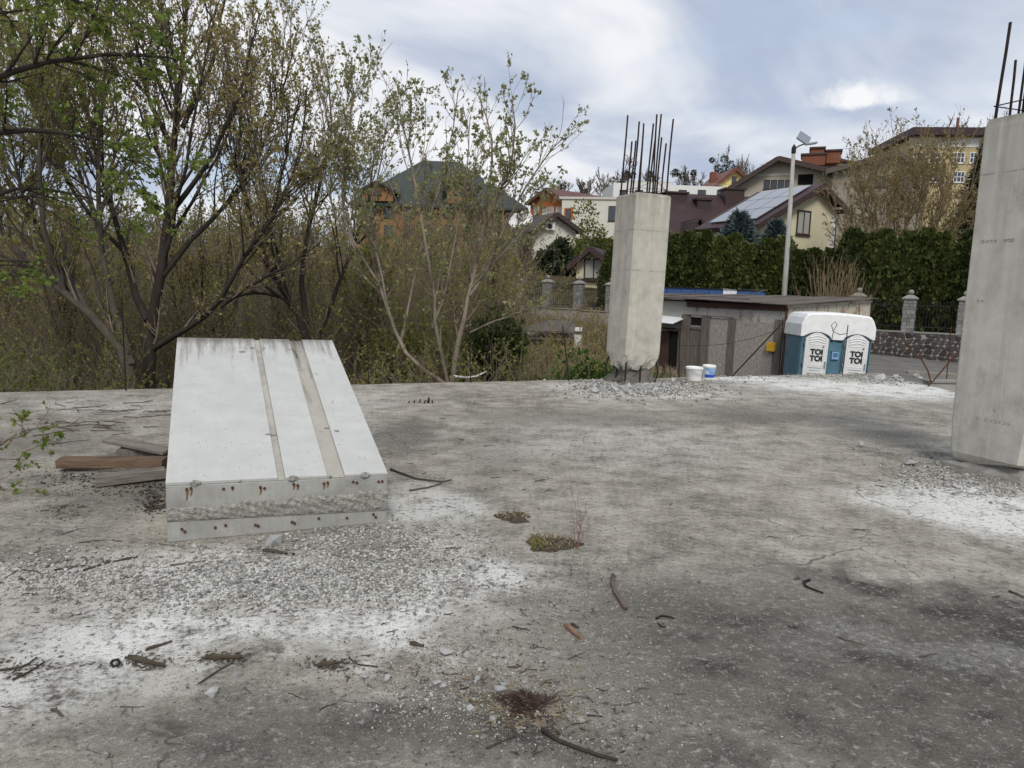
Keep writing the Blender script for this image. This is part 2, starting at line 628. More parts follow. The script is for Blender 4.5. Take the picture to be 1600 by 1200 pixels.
def cast_concrete(name, c, streak_top=None, warm=(0.24, 0.19, 0.11), seams=(), drip=0.6, rng=1.0):
    """fair-faced concrete; streak_top = local z the rust and lime runs start from"""
    m, t, b = newmat(name)
    o = t.new('TexCoord').outputs['Object']
    big = t.noise(o, 1.6, 6, 0.6)
    mid = t.noise(o, 6.5, 7, 0.66)
    fine = t.noise(o, 45, 6, 0.7)
    cc = t.ramp(t.math('ADD', t.math('MULTIPLY', big, 0.5), t.math('MULTIPLY', mid, 0.5)),
                [(0.3, mul(c, 1 - 0.38 * rng)), (0.46, mul(c, 1 - 0.08 * rng)), (0.58, mul(c, 1 + 0.06 * rng)), (0.72, mul(c, 1 + 0.25 * rng))])
    blot = t.remap(t.noise(t.mapping(o, loc=(4, 2, 7)), 3.4, 6, 0.7), 0.56, 0.7, 0, 0.5 * rng)
    cc = t.mix(blot, cc, mul((0.36, 0.35, 0.32), c[0] * 1.2))
    pit = t.remap(t.voronoi(o, 34), 0.13, 0.05)
    pit = t.math('MULTIPLY', pit, t.remap(mid, 0.44, 0.58))
    cc = t.mix(t.math('MULTIPLY', pit, 0.75), cc, mul(c, 0.3))
    cc = t.mix(t.remap(fine, 0.4, 0.25, 0, 0.5), cc, mul(c, 0.5))
    h = t.math('SUBTRACT', t.math('MULTIPLY', fine, 0.4), pit)
    bd = t.noise(t.mapping(o, scale=(1, 1, 0.03)), 13.0, 3, 0.7)
    cc = t.mix(t.remap(bd, 0.52, 0.66, 0, 0.35), cc, mul(c, 0.66))
    cc = t.mix(t.remap(bd, 0.46, 0.34, 0, 0.3), cc, mul(c, 1.2))
    sx = t.new('SeparateXYZ')
    t.link(o, sx.inputs[0])
    if streak_top is not None:
        st = t.noise(t.mapping(o, scale=(1, 1, 0.07)), 9.0, 6, 0.65)
        wob = t.math('MULTIPLY', t.math('SUBTRACT', st, 0.5), 3.2)
        dep = t.math('ADD', t.math('SUBTRACT', streak_top, sx.outputs[2]), wob)
        f = t.math('MULTIPLY', t.remap(dep, 0.9, -0.3), t.remap(st, 0.42, 0.62))
        cc = t.mix(t.math('MULTIPLY', f, drip), cc, warm)
        g = t.remap(t.math('SUBTRACT', streak_top, sx.outputs[2]), 0.10, 0.0, 0, 0.45)
        cc = t.mix(t.math('MULTIPLY', g, t.remap(mid, 0.4, 0.6)), cc, (0.07, 0.065, 0.055))
    for z in seams:
        q = t.math('ABSOLUTE', t.math('SUBTRACT', t.math('ADD', sx.outputs[2], t.math('MULTIPLY', t.math('SUBTRACT', mid, 0.5), 0.02)), z))
        k = t.math('MULTIPLY', t.remap(q, 0.009, 0.002), t.remap(mid, 0.42, 0.58, 0.05, 0.75))
        cc = t.mix(k, cc, mul(c, 0.3))
        h = t.math('SUBTRACT', h, t.math('MULTIPLY', k, 0.5))
        k2 = t.math('MULTIPLY', t.remap(q, 0.09, 0.0), t.remap(mid, 0.45, 0.65, 0, 0.5))
        cc = t.mix(k2, cc, mul(c, 0.62))
    t.link(cc, b.inputs['Base Color'])
    b.inputs['Roughness'].default_value = 0.88
    b.inputs['Specular IOR Level'].default_value = 0.22
    t.link(t.bump(h, 0.5, 0.012), b.inputs['Normal'])
    return m


def slope_panel(name, c, stain, stain_len, amount, pits=1.0, soft=1.0):
    """smooth precast face lying on a slope: runs start at the top edge (local z 1.05) and follow the fall"""
    m, t, b = newmat(name)
    o = t.new('TexCoord').outputs['Object']
    e = (gp(1225, 585) - gp(0, 612)).normalized()
    u = t.vmath('DOT_PRODUCT', o, (e.x, e.y, 0))
    sx = t.new('SeparateXYZ')
    t.link(o, sx.inputs[0])
    cb = t.new('CombineXYZ')
    t.link(u, cb.inputs[0])
    t.link(t.math('MULTIPLY', sx.outputs[2], 0.25), cb.inputs[1])
    run = t.noise(cb.outputs[0], 16.0, 5, 0.68)
    mid = t.noise(o, 5.0, 5, 0.6)
    fine = t.noise(o, 60.0, 5, 0.7)
    cc = t.mix(t.remap(mid, 0.32, 0.68), mul(c, 0.93), mul(c, 1.06))
    cc = t.mix(t.remap(fine, 0.42, 0.28, 0, 0.5), cc, mul(c, 0.6))
    cc = t.mix(t.remap(run, 0.54, 0.72, 0, 0.22), cc, mul((0.8, 0.76, 0.66), c[0]))
    dep = t.math('SUBTRACT', 1.05, sx.outputs[2])
    lim = t.math('MULTIPLY', t.remap(run, 0.40, 0.66), stain_len)
    f = t.math('MULTIPLY', t.remap(t.math('SUBTRACT', dep, lim), 0.06 * soft, -0.10 * soft, smooth=True), amount)
    cc = t.mix(f, cc, t.mix(t.remap(mid, 0.5, 0.66, 0, 0.6), stain, (0.20, 0.12, 0.06)))
    cc = t.mix(t.remap(dep, 0.035, 0.0, 0, 0.5), cc, (0.09, 0.08, 0.065))
    v1 = t.voronoi(t.vmath('ADD', o, t.vmath('MULTIPLY', t.noise(o, 20, 2, 0.5, out=1), (0.03, 0.03, 0.03))), 19.0)
    pit = t.math('MULTIPLY', t.remap(v1, 0.15, 0.07), t.remap(mid, 0.40, 0.56))
    cc = t.mix(t.math('MULTIPLY', pit, 0.75 * pits), cc, mul(c, 0.36))
    t.link(cc, b.inputs['Base Color'])
    b.inputs['Roughness'].default_value = 0.8
    b.inputs['Specular IOR Level'].default_value = 0.25
    t.link(t.bump(t.math('SUBTRACT', t.math('MULTIPLY', fine, 0.4), pit), 0.4, 0.01), b.inputs['Normal'])
    return m


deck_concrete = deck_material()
col_concrete = cast_concrete('column_concrete', (0.50, 0.475, 0.41), 3.28, (0.17, 0.14, 0.09), (2.66, 1.98), 0.8, 0.8)
col_concrete2 = cast_concrete('column_concrete_right', (0.50, 0.478, 0.425), 3.28, (0.17, 0.12, 0.07), (2.78,), 0.6, 0.8)
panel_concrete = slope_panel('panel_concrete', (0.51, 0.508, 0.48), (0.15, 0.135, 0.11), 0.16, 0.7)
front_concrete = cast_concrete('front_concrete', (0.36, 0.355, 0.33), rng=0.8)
groove_concrete = slope_panel('groove_concrete', (0.40, 0.38, 0.325), (0.045, 0.04, 0.032), 0.42, 0.9, 0.4, 3.0)
strip_concrete = cast_concrete('strip_concrete', (0.42, 0.40, 0.35))
rough_concrete = plain('rough_concrete', (0.36, 0.345, 0.305), 0.95, 0.55, 45, 1.0, 90)
foot_concrete = plain('foot_concrete', (0.15, 0.14, 0.12), 0.95, 0.45, 9, 1.0, 35)
broken_concrete = plain('broken_concrete', (0.26, 0.25, 0.225), 0.95, 0.35, 12, 1.0, 45)
chip_mat = islandmat('concrete_chips', (0.17, 0.163, 0.145), (0.64, 0.625, 0.58))
chip_dark = islandmat('dark_chips', (0.08, 0.075, 0.068), (0.34, 0.33, 0.31))
stone_obj = objmat('chunk_concrete', (0.36, 0.355, 0.335), (0.62, 0.61, 0.585), bscale=30)
rust = plain('rust', (0.10, 0.045, 0.022), 0.85, 0.4, 30, 0.5, 90)
rebar_mat = plain('rebar_steel', (0.030, 0.021, 0.017), 0.75, 0.3, 30, 0.6, 120, 0.3)
rust_stain = plain('rust_stain', (0.21, 0.115, 0.06), 0.9, 0.3, 40, 0.0)
wood_grey = plain('wood_grey', (0.21, 0.19, 0.16), 0.9, 0.45, 32, 0.7, 90, stretch=(0.12, 1, 1))
wood_brown = plain('wood_brown', (0.17, 0.115, 0.078), 0.9, 0.55, 28, 0.7, 90, stretch=(0.12, 1, 1))
wood_old = plain('wood_old', (0.17, 0.145, 0.125), 0.9, 0.4, 18, 0.6, 50, stretch=(1, 1, 0.12))
osb = plain('chipboard', (0.37, 0.335, 0.30), 0.9, 0.4, 20, 0.4, 60, stretch=(1, 1, 0.5))
twig_mat = objmat('twig_bark', (0.06, 0.048, 0.038), (0.14, 0.115, 0.09), bscale=60)
bark_dark = plain('bark_dark', (0.042, 0.034, 0.027), 0.95, 0.35, 8, 0.8, 40, stretch=(1, 1, 0.25))
bark_grey = plain('bark_grey', (0.085, 0.072, 0.056), 0.95, 0.35, 8, 0.8, 40, stretch=(1, 1, 0.25))
bark_pale = plain('bark_pale', (0.25, 0.205, 0.16), 0.9, 0.55, 2.5, 0.6, 30, stretch=(1, 1, 0.5))
bark_brown = plain('bark_brown', (0.21, 0.165, 0.125), 0.95, 0.3, 8, 0.6, 40)
bark_tan = plain('bark_tan', (0.27, 0.20, 0.12), 0.95, 0.3, 8, 0.6, 40)
white_plastic = plain('white_plastic', (0.86, 0.86, 0.84), 0.42, 0.10, 5, 0.03, 30, spec=0.5)
white_door = plain('white_door', (0.74, 0.74, 0.72), 0.5, 0.13, 4, 0.03, 30, spec=0.5)
blue_plastic = plain('blue_plastic', (0.085, 0.19, 0.25), 0.5, 0.25, 4, 0.05, 40, spec=0.5)
blue_print = plain('blue_print', (0.03, 0.09, 0.40), 0.4, 0.06, 3, 0.0)
pale_blue = plain('pale_blue_print', (0.25, 0.42, 0.72), 0.4, 0.06, 3, 0.0)
ink = plain('black_ink', (0.012, 0.012, 0.014), 0.5, 0.05, 3, 0.0)
red_ink = plain('red_ink', (0.6, 0.03, 0.05), 0.5, 0.05, 3, 0.0)
blue_metal = plain('blue_metal', (0.025, 0.08, 0.23), 0.5, 0.15, 3, 0.05, 40, spec=0.5)
yellow_box = plain('yellow_box', (0.62, 0.36, 0.03), 0.6, 0.12, 8, 0.1)
snow_sheet = plain('pale_sheet', (0.74, 0.75, 0.76), 0.6, 0.08, 8, 0.2)
iron = plain('wrought_iron', (0.022, 0.022, 0.024), 0.6, 0.2, 10, 0.2)
steel_grey = plain('steel_grey', (0.32, 0.33, 0.34), 0.5, 0.1, 6, 0.1, 40, 0.5)
pole_mat = plain('pole_concrete', (0.40, 0.385, 0.35), 0.9, 0.25, 5, 0.4, 30, stretch=(1, 1, 0.3))
solar_mat, _t, _b = newmat('solar_cells')
_o = _t.new('TexCoord').outputs['Object']
_b.inputs['Base Color'].default_value = (0.22, 0.24, 0.28, 1)
_b.inputs['Roughness'].default_value = 0.22
_b.inputs['Specular IOR Level'].default_value = 0.7
glass_mat, _t, _b = newmat('window_glass')
_b.inputs['Base Color'].default_value = (0.035, 0.045, 0.055, 1)
_b.inputs['Roughness'].default_value = 0.08
_b.inputs['Specular IOR Level'].default_value = 0.8
curtain = plain('curtain', (0.42, 0.42, 0.38), 0.9, 0.2, 3, 0.3, 6, stretch=(6, 6, 0.2))
frame_dark = plain('frame_dark', (0.05, 0.032, 0.026), 0.5, 0.2, 6, 0.1)
frame_white = plain('frame_white', (0.72, 0.72, 0.7), 0.5, 0.05, 6, 0.1)
void_mat = plain('dark_interior', (0.010, 0.009, 0.008), 1.0, 0.2, 3, 0.0)


def roofmat(name, c, ribs=3.0, rot=0.0, var=0.2):
    """profiled sheet or tile: ribs run down the slope (local x spacing)"""
    m, t, b = newmat(name)
    o = t.new('TexCoord').outputs['Object']
    wv = t.new('TexWave', wave_type='BANDS', bands_direction='X')
    t.link(t.mapping(o, rot=(0, 0, rot)), wv.inputs[0])
    wv.inputs['Scale'].default_value = ribs
    wv.inputs['Distortion'].default_value = 0.0
    wz = t.new('TexWave', wave_type='BANDS', bands_direction='Z')
    t.link(o, wz.inputs[0])
    wz.inputs['Scale'].default_value = ribs
    n = t.noise(o, 1.4, 6, 0.6)
    cc = t.mix(t.remap(n, 0.3, 0.7), mul(c, 1 - var), mul(c, 1 + var))
    cc = t.mix(t.remap(wz.outputs[1], 0.0, 0.25, 0.35, 0.0), cc, mul(c, 0.45))
    t.link(cc, b.inputs['Base Color'])
    b.inputs['Roughness'].default_value = 0.55
    b.inputs['Specular IOR Level'].default_value = 0.35
    t.link(t.bump(t.math('ADD', wv.outputs[1], t.math('MULTIPLY', wz.outputs[1], 0.6)), 0.6, 0.03), b.inputs['Normal'])
    return m


roof_maroon = roofmat('roof_maroon', (0.052, 0.027, 0.028))
roof_brown = roofmat('roof_brown', (0.058, 0.036, 0.032))
roof_red = roofmat('roof_red', (0.15, 0.052, 0.03))
roof_rust = roofmat('roof_rust', (0.13, 0.055, 0.04))
roof_green = roofmat('roof_green', (0.045, 0.054, 0.047))
roof_grey = roofmat('roof_grey', (0.12, 0.09, 0.075))
cream_wall = plain('cream_wall', (0.70, 0.64, 0.44), 0.9, 0.05, 2, 0.2)
bank_wall = plain('bank_wall', (0.30, 0.265, 0.21), 0.9, 0.2, 2, 0.3)
beige_wall = plain('beige_wall', (0.42, 0.38, 0.30), 0.9, 0.07, 2, 0.2)
white_wall = plain('white_wall', (0.64, 0.62, 0.54), 0.9, 0.06, 2, 0.2)
pale_wall = plain('pale_wall', (0.55, 0.53, 0.46), 0.9, 0.06, 2, 0.2)
yellow_wall = plain('yellow_wall', (0.68, 0.58, 0.22), 0.9, 0.08, 2, 0.2)
ochre_wall = plain('ochre_wall', (0.46, 0.375, 0.21), 0.9, 0.1, 2, 0.2)
orange_wall = plain('orange_wall', (0.42, 0.13, 0.04), 0.9, 0.1, 3, 0.2)
brick_orange = plain('brick_orange', (0.30, 0.155, 0.075), 0.9, 0.15, 3, 0.3)
brick_red = plain('brick_red', (0.20, 0.075, 0.045), 0.9, 0.2, 8, 0.3)
plaster_white = plain('plaster_white', (0.72, 0.72, 0.69), 0.9, 0.06, 2, 0.2)
def rusty(name, pale, r1, thr):
    m, t, b = newmat(name)
    o = t.mapping(t.new('TexCoord').outputs['Object'], scale=(1, 1, 0.55))
    n = t.noise(o, 2.6, 7, 0.68)
    g = t.noise(o, 22, 5, 0.65)
    cc = t.mix(t.remap(g, 0.3, 0.7, 0, 0.35), pale, mul(pale, 0.6))
    k = t.remap(t.math('ADD', t.math('MULTIPLY', n, 0.75), t.math('MULTIPLY', g, 0.25)), thr, thr + 0.08)
    cc = t.mix(k, cc, t.mix(g, mul(r1, 0.5), mul(r1, 1.5)))
    t.link(cc, b.inputs['Base Color'])
    b.inputs['Roughness'].default_value = 0.8
    t.link(t.bump(g, 0.3, 0.01), b.inputs['Normal'])
    return m


rusty_sheet = rusty('rusty_sheet', (0.50, 0.46, 0.37), (0.22, 0.10, 0.045), 0.53)
shed_paint = rusty('shed_paint', (0.43, 0.42, 0.385), (0.20, 0.125, 0.075), 0.52)
shed_roof = plain('shed_roof', (0.13, 0.108, 0.09), 0.85, 0.4, 2.5, 0.5, 20)
brown_board = plain('brown_board', (0.085, 0.045, 0.035), 0.8, 0.3, 4, 0.3)
mortar = plain('mortar', (0.34, 0.32, 0.29), 0.95, 0.15, 12, 0.5)
wall_stone = objmat('wall_stone', (0.045, 0.04, 0.04), (0.12, 0.10, 0.095), bscale=16)
pillar_stone = islandmat('pillar_stone', (0.16, 0.155, 0.15), (0.34, 0.33, 0.31), bscale=12)
cap_stone = plain('cap_stone', (0.27, 0.26, 0.24), 0.9, 0.2, 10, 0.4)
asphalt = plain('asphalt', (0.17, 0.16, 0.145), 0.95, 0.25, 1.5, 0.4, 60)
kerb_mat = plain('kerb_stone', (0.27, 0.25, 0.22), 0.95, 0.2, 5, 0.4, 40)


def soil_material():
    m, t, b = newmat('rough_grass_soil')
    o = t.new('TexCoord').outputs['Object']
    a = t.noise(o, 0.35, 7, 0.65)
    c = t.noise(o, 5.0, 7, 0.75)
    cc = t.ramp(a, [(0.32, (0.05, 0.055, 0.02)), (0.46, (0.10, 0.085, 0.045)), (0.56, (0.15, 0.12, 0.075)), (0.7, (0.06, 0.075, 0.022))])
    cc = t.mix(t.remap(c, 0.35, 0.65, 0, 0.7), cc, (0.035, 0.032, 0.018))
    t.link(cc, b.inputs['Base Color'])
    b.inputs['Roughness'].default_value = 1.0
    b.inputs['Specular IOR Level'].default_value = 0.05
    t.link(t.bump(c, 1.0, 0.15), b.inputs['Normal'])
    return m


soil = soil_material()
lf_willow = leafmat('leaf_willow', (0.30, 0.255, 0.085), (0.50, 0.42, 0.19), 0.5)
lf_olive = leafmat('leaf_olive', (0.19, 0.20, 0.05), (0.38, 0.36, 0.11), 0.55)
lf_green = leafmat('leaf_green', (0.13, 0.185, 0.036), (0.26, 0.32, 0.08), 0.55)
lf_pale = leafmat('leaf_pale', (0.22, 0.235, 0.09), (0.42, 0.42, 0.21), 0.45)
lf_tan = leafmat('leaf_tan', (0.24, 0.185, 0.075), (0.36, 0.29, 0.14), 0.35)
lf_hill = leafmat('leaf_hill', (0.12, 0.115, 0.035), (0.26, 0.22, 0.085), 0.4)
lf_thuja = leafmat('leaf_thuja', (0.042, 0.062, 0.018), (0.125, 0.145, 0.038), 0.25, tone=0.3)
lf_spruce = leafmat('leaf_spruce', (0.06, 0.085, 0.08), (0.13, 0.17, 0.165), 0.1)
lf_fir = leafmat('leaf_fir', (0.02, 0.032, 0.017), (0.05, 0.066, 0.03), 0.1)
lf_bush = leafmat('leaf_bush', (0.04, 0.10, 0.012), (0.09, 0.17, 0.03), 0.3)
lf_shrub = leafmat('leaf_shrub', (0.11, 0.14, 0.03), (0.20, 0.22, 0.07), 0.4)
lf_dead = leafmat('leaf_dead', (0.20, 0.15, 0.09), (0.36, 0.31, 0.22), 0.2)
lf_mistle = leafmat('leaf_mistletoe', (0.03, 0.035, 0.015), (0.06, 0.06, 0.025), 0.2)
lf_purple = leafmat('leaf_purple', (0.10, 0.06, 0.055), (0.16, 0.11, 0.09), 0.2)

# ------------------------------------------------------------------ terrain
_ty = [-60, 13, 18, 26, 33, 40, 50, 65, 90, 130, 220, 420]
_tr = [-2.2, -1.3, -1.0, -0.62, -0.1, 1.0, 2.8, 5.0, 8.6, 15.0, 24.0, 34.0]
_tl = [-3.5, -2.2, -2.0, -1.9, -1.6, -1.0, 0.2, 2.2, 5.0, 8.0, 13.0, 20.0]


def terr(x, y):
    a = np.interp(y, _ty, _tr)
    b = np.interp(y, _ty, _tl)
    s_ = np.clip((x - (-6 - 0.1 * y)) / (8 + 0.05 * y), 0, 1)
    s_ = s_ * s_ * (3 - 2 * s_)
    return b + (a - b) * s_ + 0.12 * np.sin(x * 0.7 + 1.3) * np.cos(y * 0.5) * np.clip((y - 24) / 20, 0, 1)


def make_terrain():
    xs = np.concatenate([np.linspace(-400, -60, 18)[:-1], np.linspace(-60, 60, 121), np.linspace(60, 400, 18)[1:]])
    ys = np.concatenate([np.linspace(-60, 8, 15)[:-1], np.linspace(8, 90, 110), np.linspace(90, 420, 40)[1:]])
    X, Y = np.meshgrid(xs, ys)
    Z = terr(X, Y)
    V = np.stack([X, Y, Z], -1).reshape(-1, 3)
    nx = len(xs)
    i, j = np.meshgrid(np.arange(len(ys) - 1), np.arange(nx - 1), indexing='ij')
    a = (i * nx + j).ravel()
    F = np.stack([a, a + 1, a + nx + 1, a + nx], -1)
    tag(link('terrain', fast_mesh('terrain', V, F, True), soil), kind='structure')


make_terrain()

# ------------------------------------------------------------------ deck
EA, EB, EC_ = gp(0, 612), gp(1225, 585), gp(1372, 583)
_e = (EB - EA).normalized()
EL = EA - _e * 7.0
DECK = [Vector((EL.x, EL.y, 0)), EC_.copy(), gp(1494, 613), Vector((8.4, 6, 0)), Vector((8.6, -5, 0)), Vector((EL.x, -5, 0))]
EDGE_DIR = _e
_bm = MB()
# edge with small bites along the far rim, as broken formwork leaves it
rim = []
for i in range(len(DECK)):
    a, b_ = DECK[i], DECK[(i + 1) % len(DECK)]
    k = 90 if i == 0 else (16 if i == 1 else 1)
    for q in range(k):
        p = a.lerp(b_, q / k)
        if i in (0, 1) and 0 < q:
            p = p + Vector((0, -abs(rnd.gauss(0, 0.018)), 0))
        rim.append(p)
n = len(rim)
top = [Vector((p.x, p.y, 0)) for p in rim]
bot = [Vector((p.x, p.y, -0.32)) for p in rim]
_bm.poly(top + bot, [tuple(range(n - 1, -1, -1)), tuple(range(n, 2 * n))] + [(i, (i + 1) % n, n + (i + 1) % n, n + i) for i in range(n)])
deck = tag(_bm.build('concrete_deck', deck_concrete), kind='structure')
if deck.data.polygons[0].normal.z < 0:
    deck.data.flip_normals()

# yard beyond the deck on the right, with the low wall and the kerb
yard = MB()
yp = [(8.2, 12.0), (30, 10.0), (30, 25.3), (17.6, 24.8), (12, 28.5), (8.6, 26.0), (6.3, 24)]
yp = [(x, y, terr(x, y) + 0.06) for x, y in yp]
yard.poly(yp, [tuple(range(len(yp)))])
tag(yard.build('road', asphalt), kind='structure')
lw = empty('low_wall', at(1494, 600, 15.6) * 1.0, R(6), 'low streaked concrete wall below the deck edge by the right column', 'wall')
lw.location = (9.05, 15.3, -1.15)
MB().box((0, 0, 0), (2.6, 0.22, 1.0)).build('wall_body', front_concrete, lw, bevel=0.01)
MB().box((-0.02, -0.03, 1.003), (2.62, 0.25, 1.06)).build('coping', cap_stone, lw, bevel=0.008)
tag(MB().obox((14.2, 22.0, terr(14.2, 22) + 0.1), (1.5, -0.75, 0), (0.06, 0.12, 0), (0, 0, 0.09)).build('kerb', kerb_mat, bevel=0.01),
    'pale stone kerb in front of the dark stone wall', 'kerb')

# ------------------------------------------------------------------ sloping concrete block
FL, FR = gp(262, 848), gp(605, 816)
hFL = (hit(262, 757, FL, Vector((0, 1, 0)))).z
hFR = (hit(607, 741, FR, Vector((0, 1, 0)))).z
TFL, TFR = Vector((FL.x, FL.y, hFL)), Vector((FR.x, FR.y, hFR))
TBL, TBR = at(277, 529, 6.6), at(519, 533, 7.1)
ctr = (FL + FR) / 2
block = empty('concrete_block', (ctr.x, ctr.y, 0), 0, 'pale wedge-shaped precast concrete block with sloping grooved top on the deck', 'concrete block')
loc = lambda p: Vector(p) - Vector((ctr.x, ctr.y, 0))


def topp(u, v, h=0.0):
    p = TFL.lerp(TFR, u).lerp(TBL.lerp(TBR, u), v)
    nr = (TFR - TFL).cross(TBL - TFL).normalized()
    return loc(p + nr * h)


RB_L, RB_R = Vector((TBL.x, TBL.y, 0)), Vector((TBR.x, TBR.y, 0))
core = MB()
dz = Vector((0, 0, 0.012))
core.hexa([loc(FL), loc(FR), loc(RB_R), loc(RB_L), loc(TFL - dz), loc(TFR - dz), loc(TBR - dz), loc(TBL - dz)])
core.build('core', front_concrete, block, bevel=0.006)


def slab_on(u0, u1, h0, h1, m, name, v0=0.0, v1=1.0, nv=1):
    b = MB()
    b.hexa([topp(u0, v0, h0), topp(u1, v0, h0), topp(u1, v1, h0), topp(u0, v1, h0),
            topp(u0, v0, h1), topp(u1, v0, h1), topp(u1, v1, h1), topp(u0, v1, h1)])
    return b.build(name, m, block, bevel=0.003)


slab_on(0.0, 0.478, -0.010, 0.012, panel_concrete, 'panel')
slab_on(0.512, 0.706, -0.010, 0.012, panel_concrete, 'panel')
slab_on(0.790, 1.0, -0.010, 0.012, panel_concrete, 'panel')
slab_on(0.4785, 0.5115, -0.011, -0.002, strip_concrete, 'groove')
slab_on(0.7065, 0.7895, -0.011, -0.003, groove_concrete, 'groove')
fdir = (FR - FL).normalized()
fn = Vector((fdir.y, -fdir.x, 0))
# rough cast joint across the front
rj = MB()
NU, NV = 260, 24
gpnt = []
for j in range(NV):
    for i in range(NU):
        u, v = i / (NU - 1), j / (NV - 1)
        z0, z1 = 0.105 + 0.028 * (1 - u) - 0.02 * u, 0.212 + 0.02 * u + 0.008 * math.sin(u * 23) + 0.006 * math.sin(u * 61)
        z = z0 + (z1 - z0) * v
        e = min(v, 1 - v) * 2
        o = 0.004 + (0.006 + 0.007 * rnd.random() + 0.006 * math.sin(u * 47 + v * 5) * math.sin(v * 9 + u * 13)) * min(1, e * 3)
        gpnt.append(loc(FL.lerp(FR, u) + fn * o + Vector((0, 0, z))))
rj.poly(gpnt, [(j * NU + i, j * NU + i + 1, (j + 1) * NU + i + 1, (j + 1) * NU + i) for j in range(NV - 1) for i in range(NU - 1)])
rj.build('rough_joint', rough_concrete, block)
# rusty bar ends in pairs, with the stains that run from them
def bar_end(u, z, stain=0.0):
    p = FL.lerp(FR, u)
    p.z = z
    c = MB().tube([loc(p - fn * 0.01), loc(p + fn * 0.009)], 0.0088, 8).build('bar_end', rust, block)
    if stain:
        w_ = 0.008
        q = loc(p + fn * 0.0035)
        pts = []
        for k in range(7):
            t_ = k / 6
            ww = w_ * (1.1 - 0.75 * t_) * (0.7 + 0.6 * rnd.random())
            pts.append((q + fdir * (-ww + 0.003 * math.sin(t_ * 4)) - Vector((0, 0, stain * t_)), q + fdir * (ww + 0.003 * math.sin(t_ * 4)) - Vector((0, 0, stain * t_))))
        m_ = MB()
        flat = [x for pr in pts for x in pr]
        m_.poly(flat, [(2 * i, 2 * i + 2, 2 * i + 3, 2 * i + 1) for i in range(6)])
        m_.build('rust_stain', rust_stain, block)


for u, s1, s2 in ((0.085, .07, .05), (0.24, .0, .02), (0.40, .05, .0), (0.55, .035, .03), (0.69, .04, .03), (0.83, 0, 0), (0.955, 0, 0)):
    zt = hFL + (hFR - hFL) * u - 0.042 + rnd.uniform(-.008, .008)
    bar_end(u, zt, s1)
    bar_end(u + 0.018 + (0.02 if u == 0.24 else 0), zt - rnd.uniform(-.004, .01), s2)
for u in (0.06, 0.20, 0.245, 0.375, 0.54, 0.665, 0.80, 0.93):
    z_ = 0.075 - 0.02 * u
    bar_end(u, z_ + rnd.uniform(-.01, .01))
    if u in (0.06, .375, .54, .93):
        bar_end(u + 0.012, z_ - 0.012)
# lumps of mortar left on the front arris
for u, s_ in ((.12, .022), (.135, .014), (.545, .024), (.56, .016), (.885, .026), (.90, .016), (.31, .01), (.72, .011)):
    lb_ = MB()
    c0 = topp(u, 0.0, .004)
    K_ = 7
    V_, F_ = [], []
    for j in range(4):
        for k in range(K_):
            a_ = 6.2832 * k / K_
            q_ = math.sin(math.pi * (j + .6) / 4.2) * s_ * rnd.uniform(.75, 1.2)
            V_.append(c0 + fdir * q_ * math.cos(a_) * 1.3 + fn * (q_ * .7 * math.sin(a_)) + Vector((0, 0, s_ * (j - 1.8) * .55)))
    F_ = [(j * K_ + k, j * K_ + (k + 1) % K_, (j + 1) * K_ + (k + 1) % K_, (j + 1) * K_ + k) for j in range(3) for k in range(K_)]
    F_ += [tuple(range(K_ - 1, -1, -1)), tuple(range(3 * K_, 4 * K_))]
    lb_.poly(V_, F_)
    lb_.build('mortar_lump', rough_concrete, block)
# lifting-eye pockets and spalls on the slope
for u, v, r_ in ((0.455, 0.90, .022), (0.53, 0.90, .013), (0.468, 0.23, .016), (0.497, 0.235, .02), (0.70, 0.89, .014), (0.765, 0.89, .016), (0.775, .27, .014), (0.74, .25, .012), (0.82, .24, .018), (0.39, 0.86, .03), (0.745, 0.71, .012), (0.81, 0.66, .009), (0.85, 0.43, .010)):
    b = MB()
    N_ = 9
    c0 = topp(u, v, 0.0155 if not (0.70 < u < 0.79 or 0.478 < u < 0.512) else 0.001)
    ex, ey = (topp(u + .01, v) - topp(u, v)).normalized(), (topp(u, v + .01) - topp(u, v)).normalized()
    b.poly([c0 + (ex * math.cos(k * 6.283 / N_) * 1.3 + ey * math.sin(k * 6.283 / N_) * 0.8) * r_ * rnd.uniform(.6, 1.2) for k in range(N_)], [tuple(range(N_))])
    b.build('pocket', rnd.choice([front_concrete, rough_concrete, broken_concrete]), block)

# ------------------------------------------------------------------ planks
def plank(p, q, w_, t_, m, label, zr=0.0, tilt=0.0):
    p, q = Vector(p), Vector(q)
    L = (q - p).length
    a = math.atan2(q.y - p.y, q.x - p.x)
    pit = math.asin((q.z - p.z) / L)
    b = MB()
    K = 9
    V, F = [], []
    for k in range(K):
        x = L * k / (K - 1)
        o = 0.0
        e = rnd.uniform(-.012, .012) if k in (0, K - 1) else 0
        V += [(x + e, -w_ / 2 + o, -t_ / 2 + o), (x - e, w_ / 2 + o, -t_ / 2 + o), (x, w_ / 2 + o, t_ / 2 + o), (x + e * .5, -w_ / 2 + o, t_ / 2 + o)]
    for k in range(K - 1):
        for s_ in range(4):
            F.append((k * 4 + s_, k * 4 + (s_ + 1) % 4, k * 4 + 4 + (s_ + 1) % 4, k * 4 + 4 + s_))
    F += [(3, 2, 1, 0), tuple(range(4 * K - 4, 4 * K))]
    b.poly(V, F)
    o = b.build('plank', m, None, p, bevel=0.004)
    o.rotation_euler = Matrix.Rotation(a, 4, 'Z').to_euler()
    o.rotation_euler = (Matrix.Rotation(a, 3, 'Z') @ Matrix.Rotation(-pit, 3, 'Y') @ Matrix.Rotation(tilt, 3, 'X')).to_euler()
    return tag(o, label, 'plank', 'planks beside the concrete block')


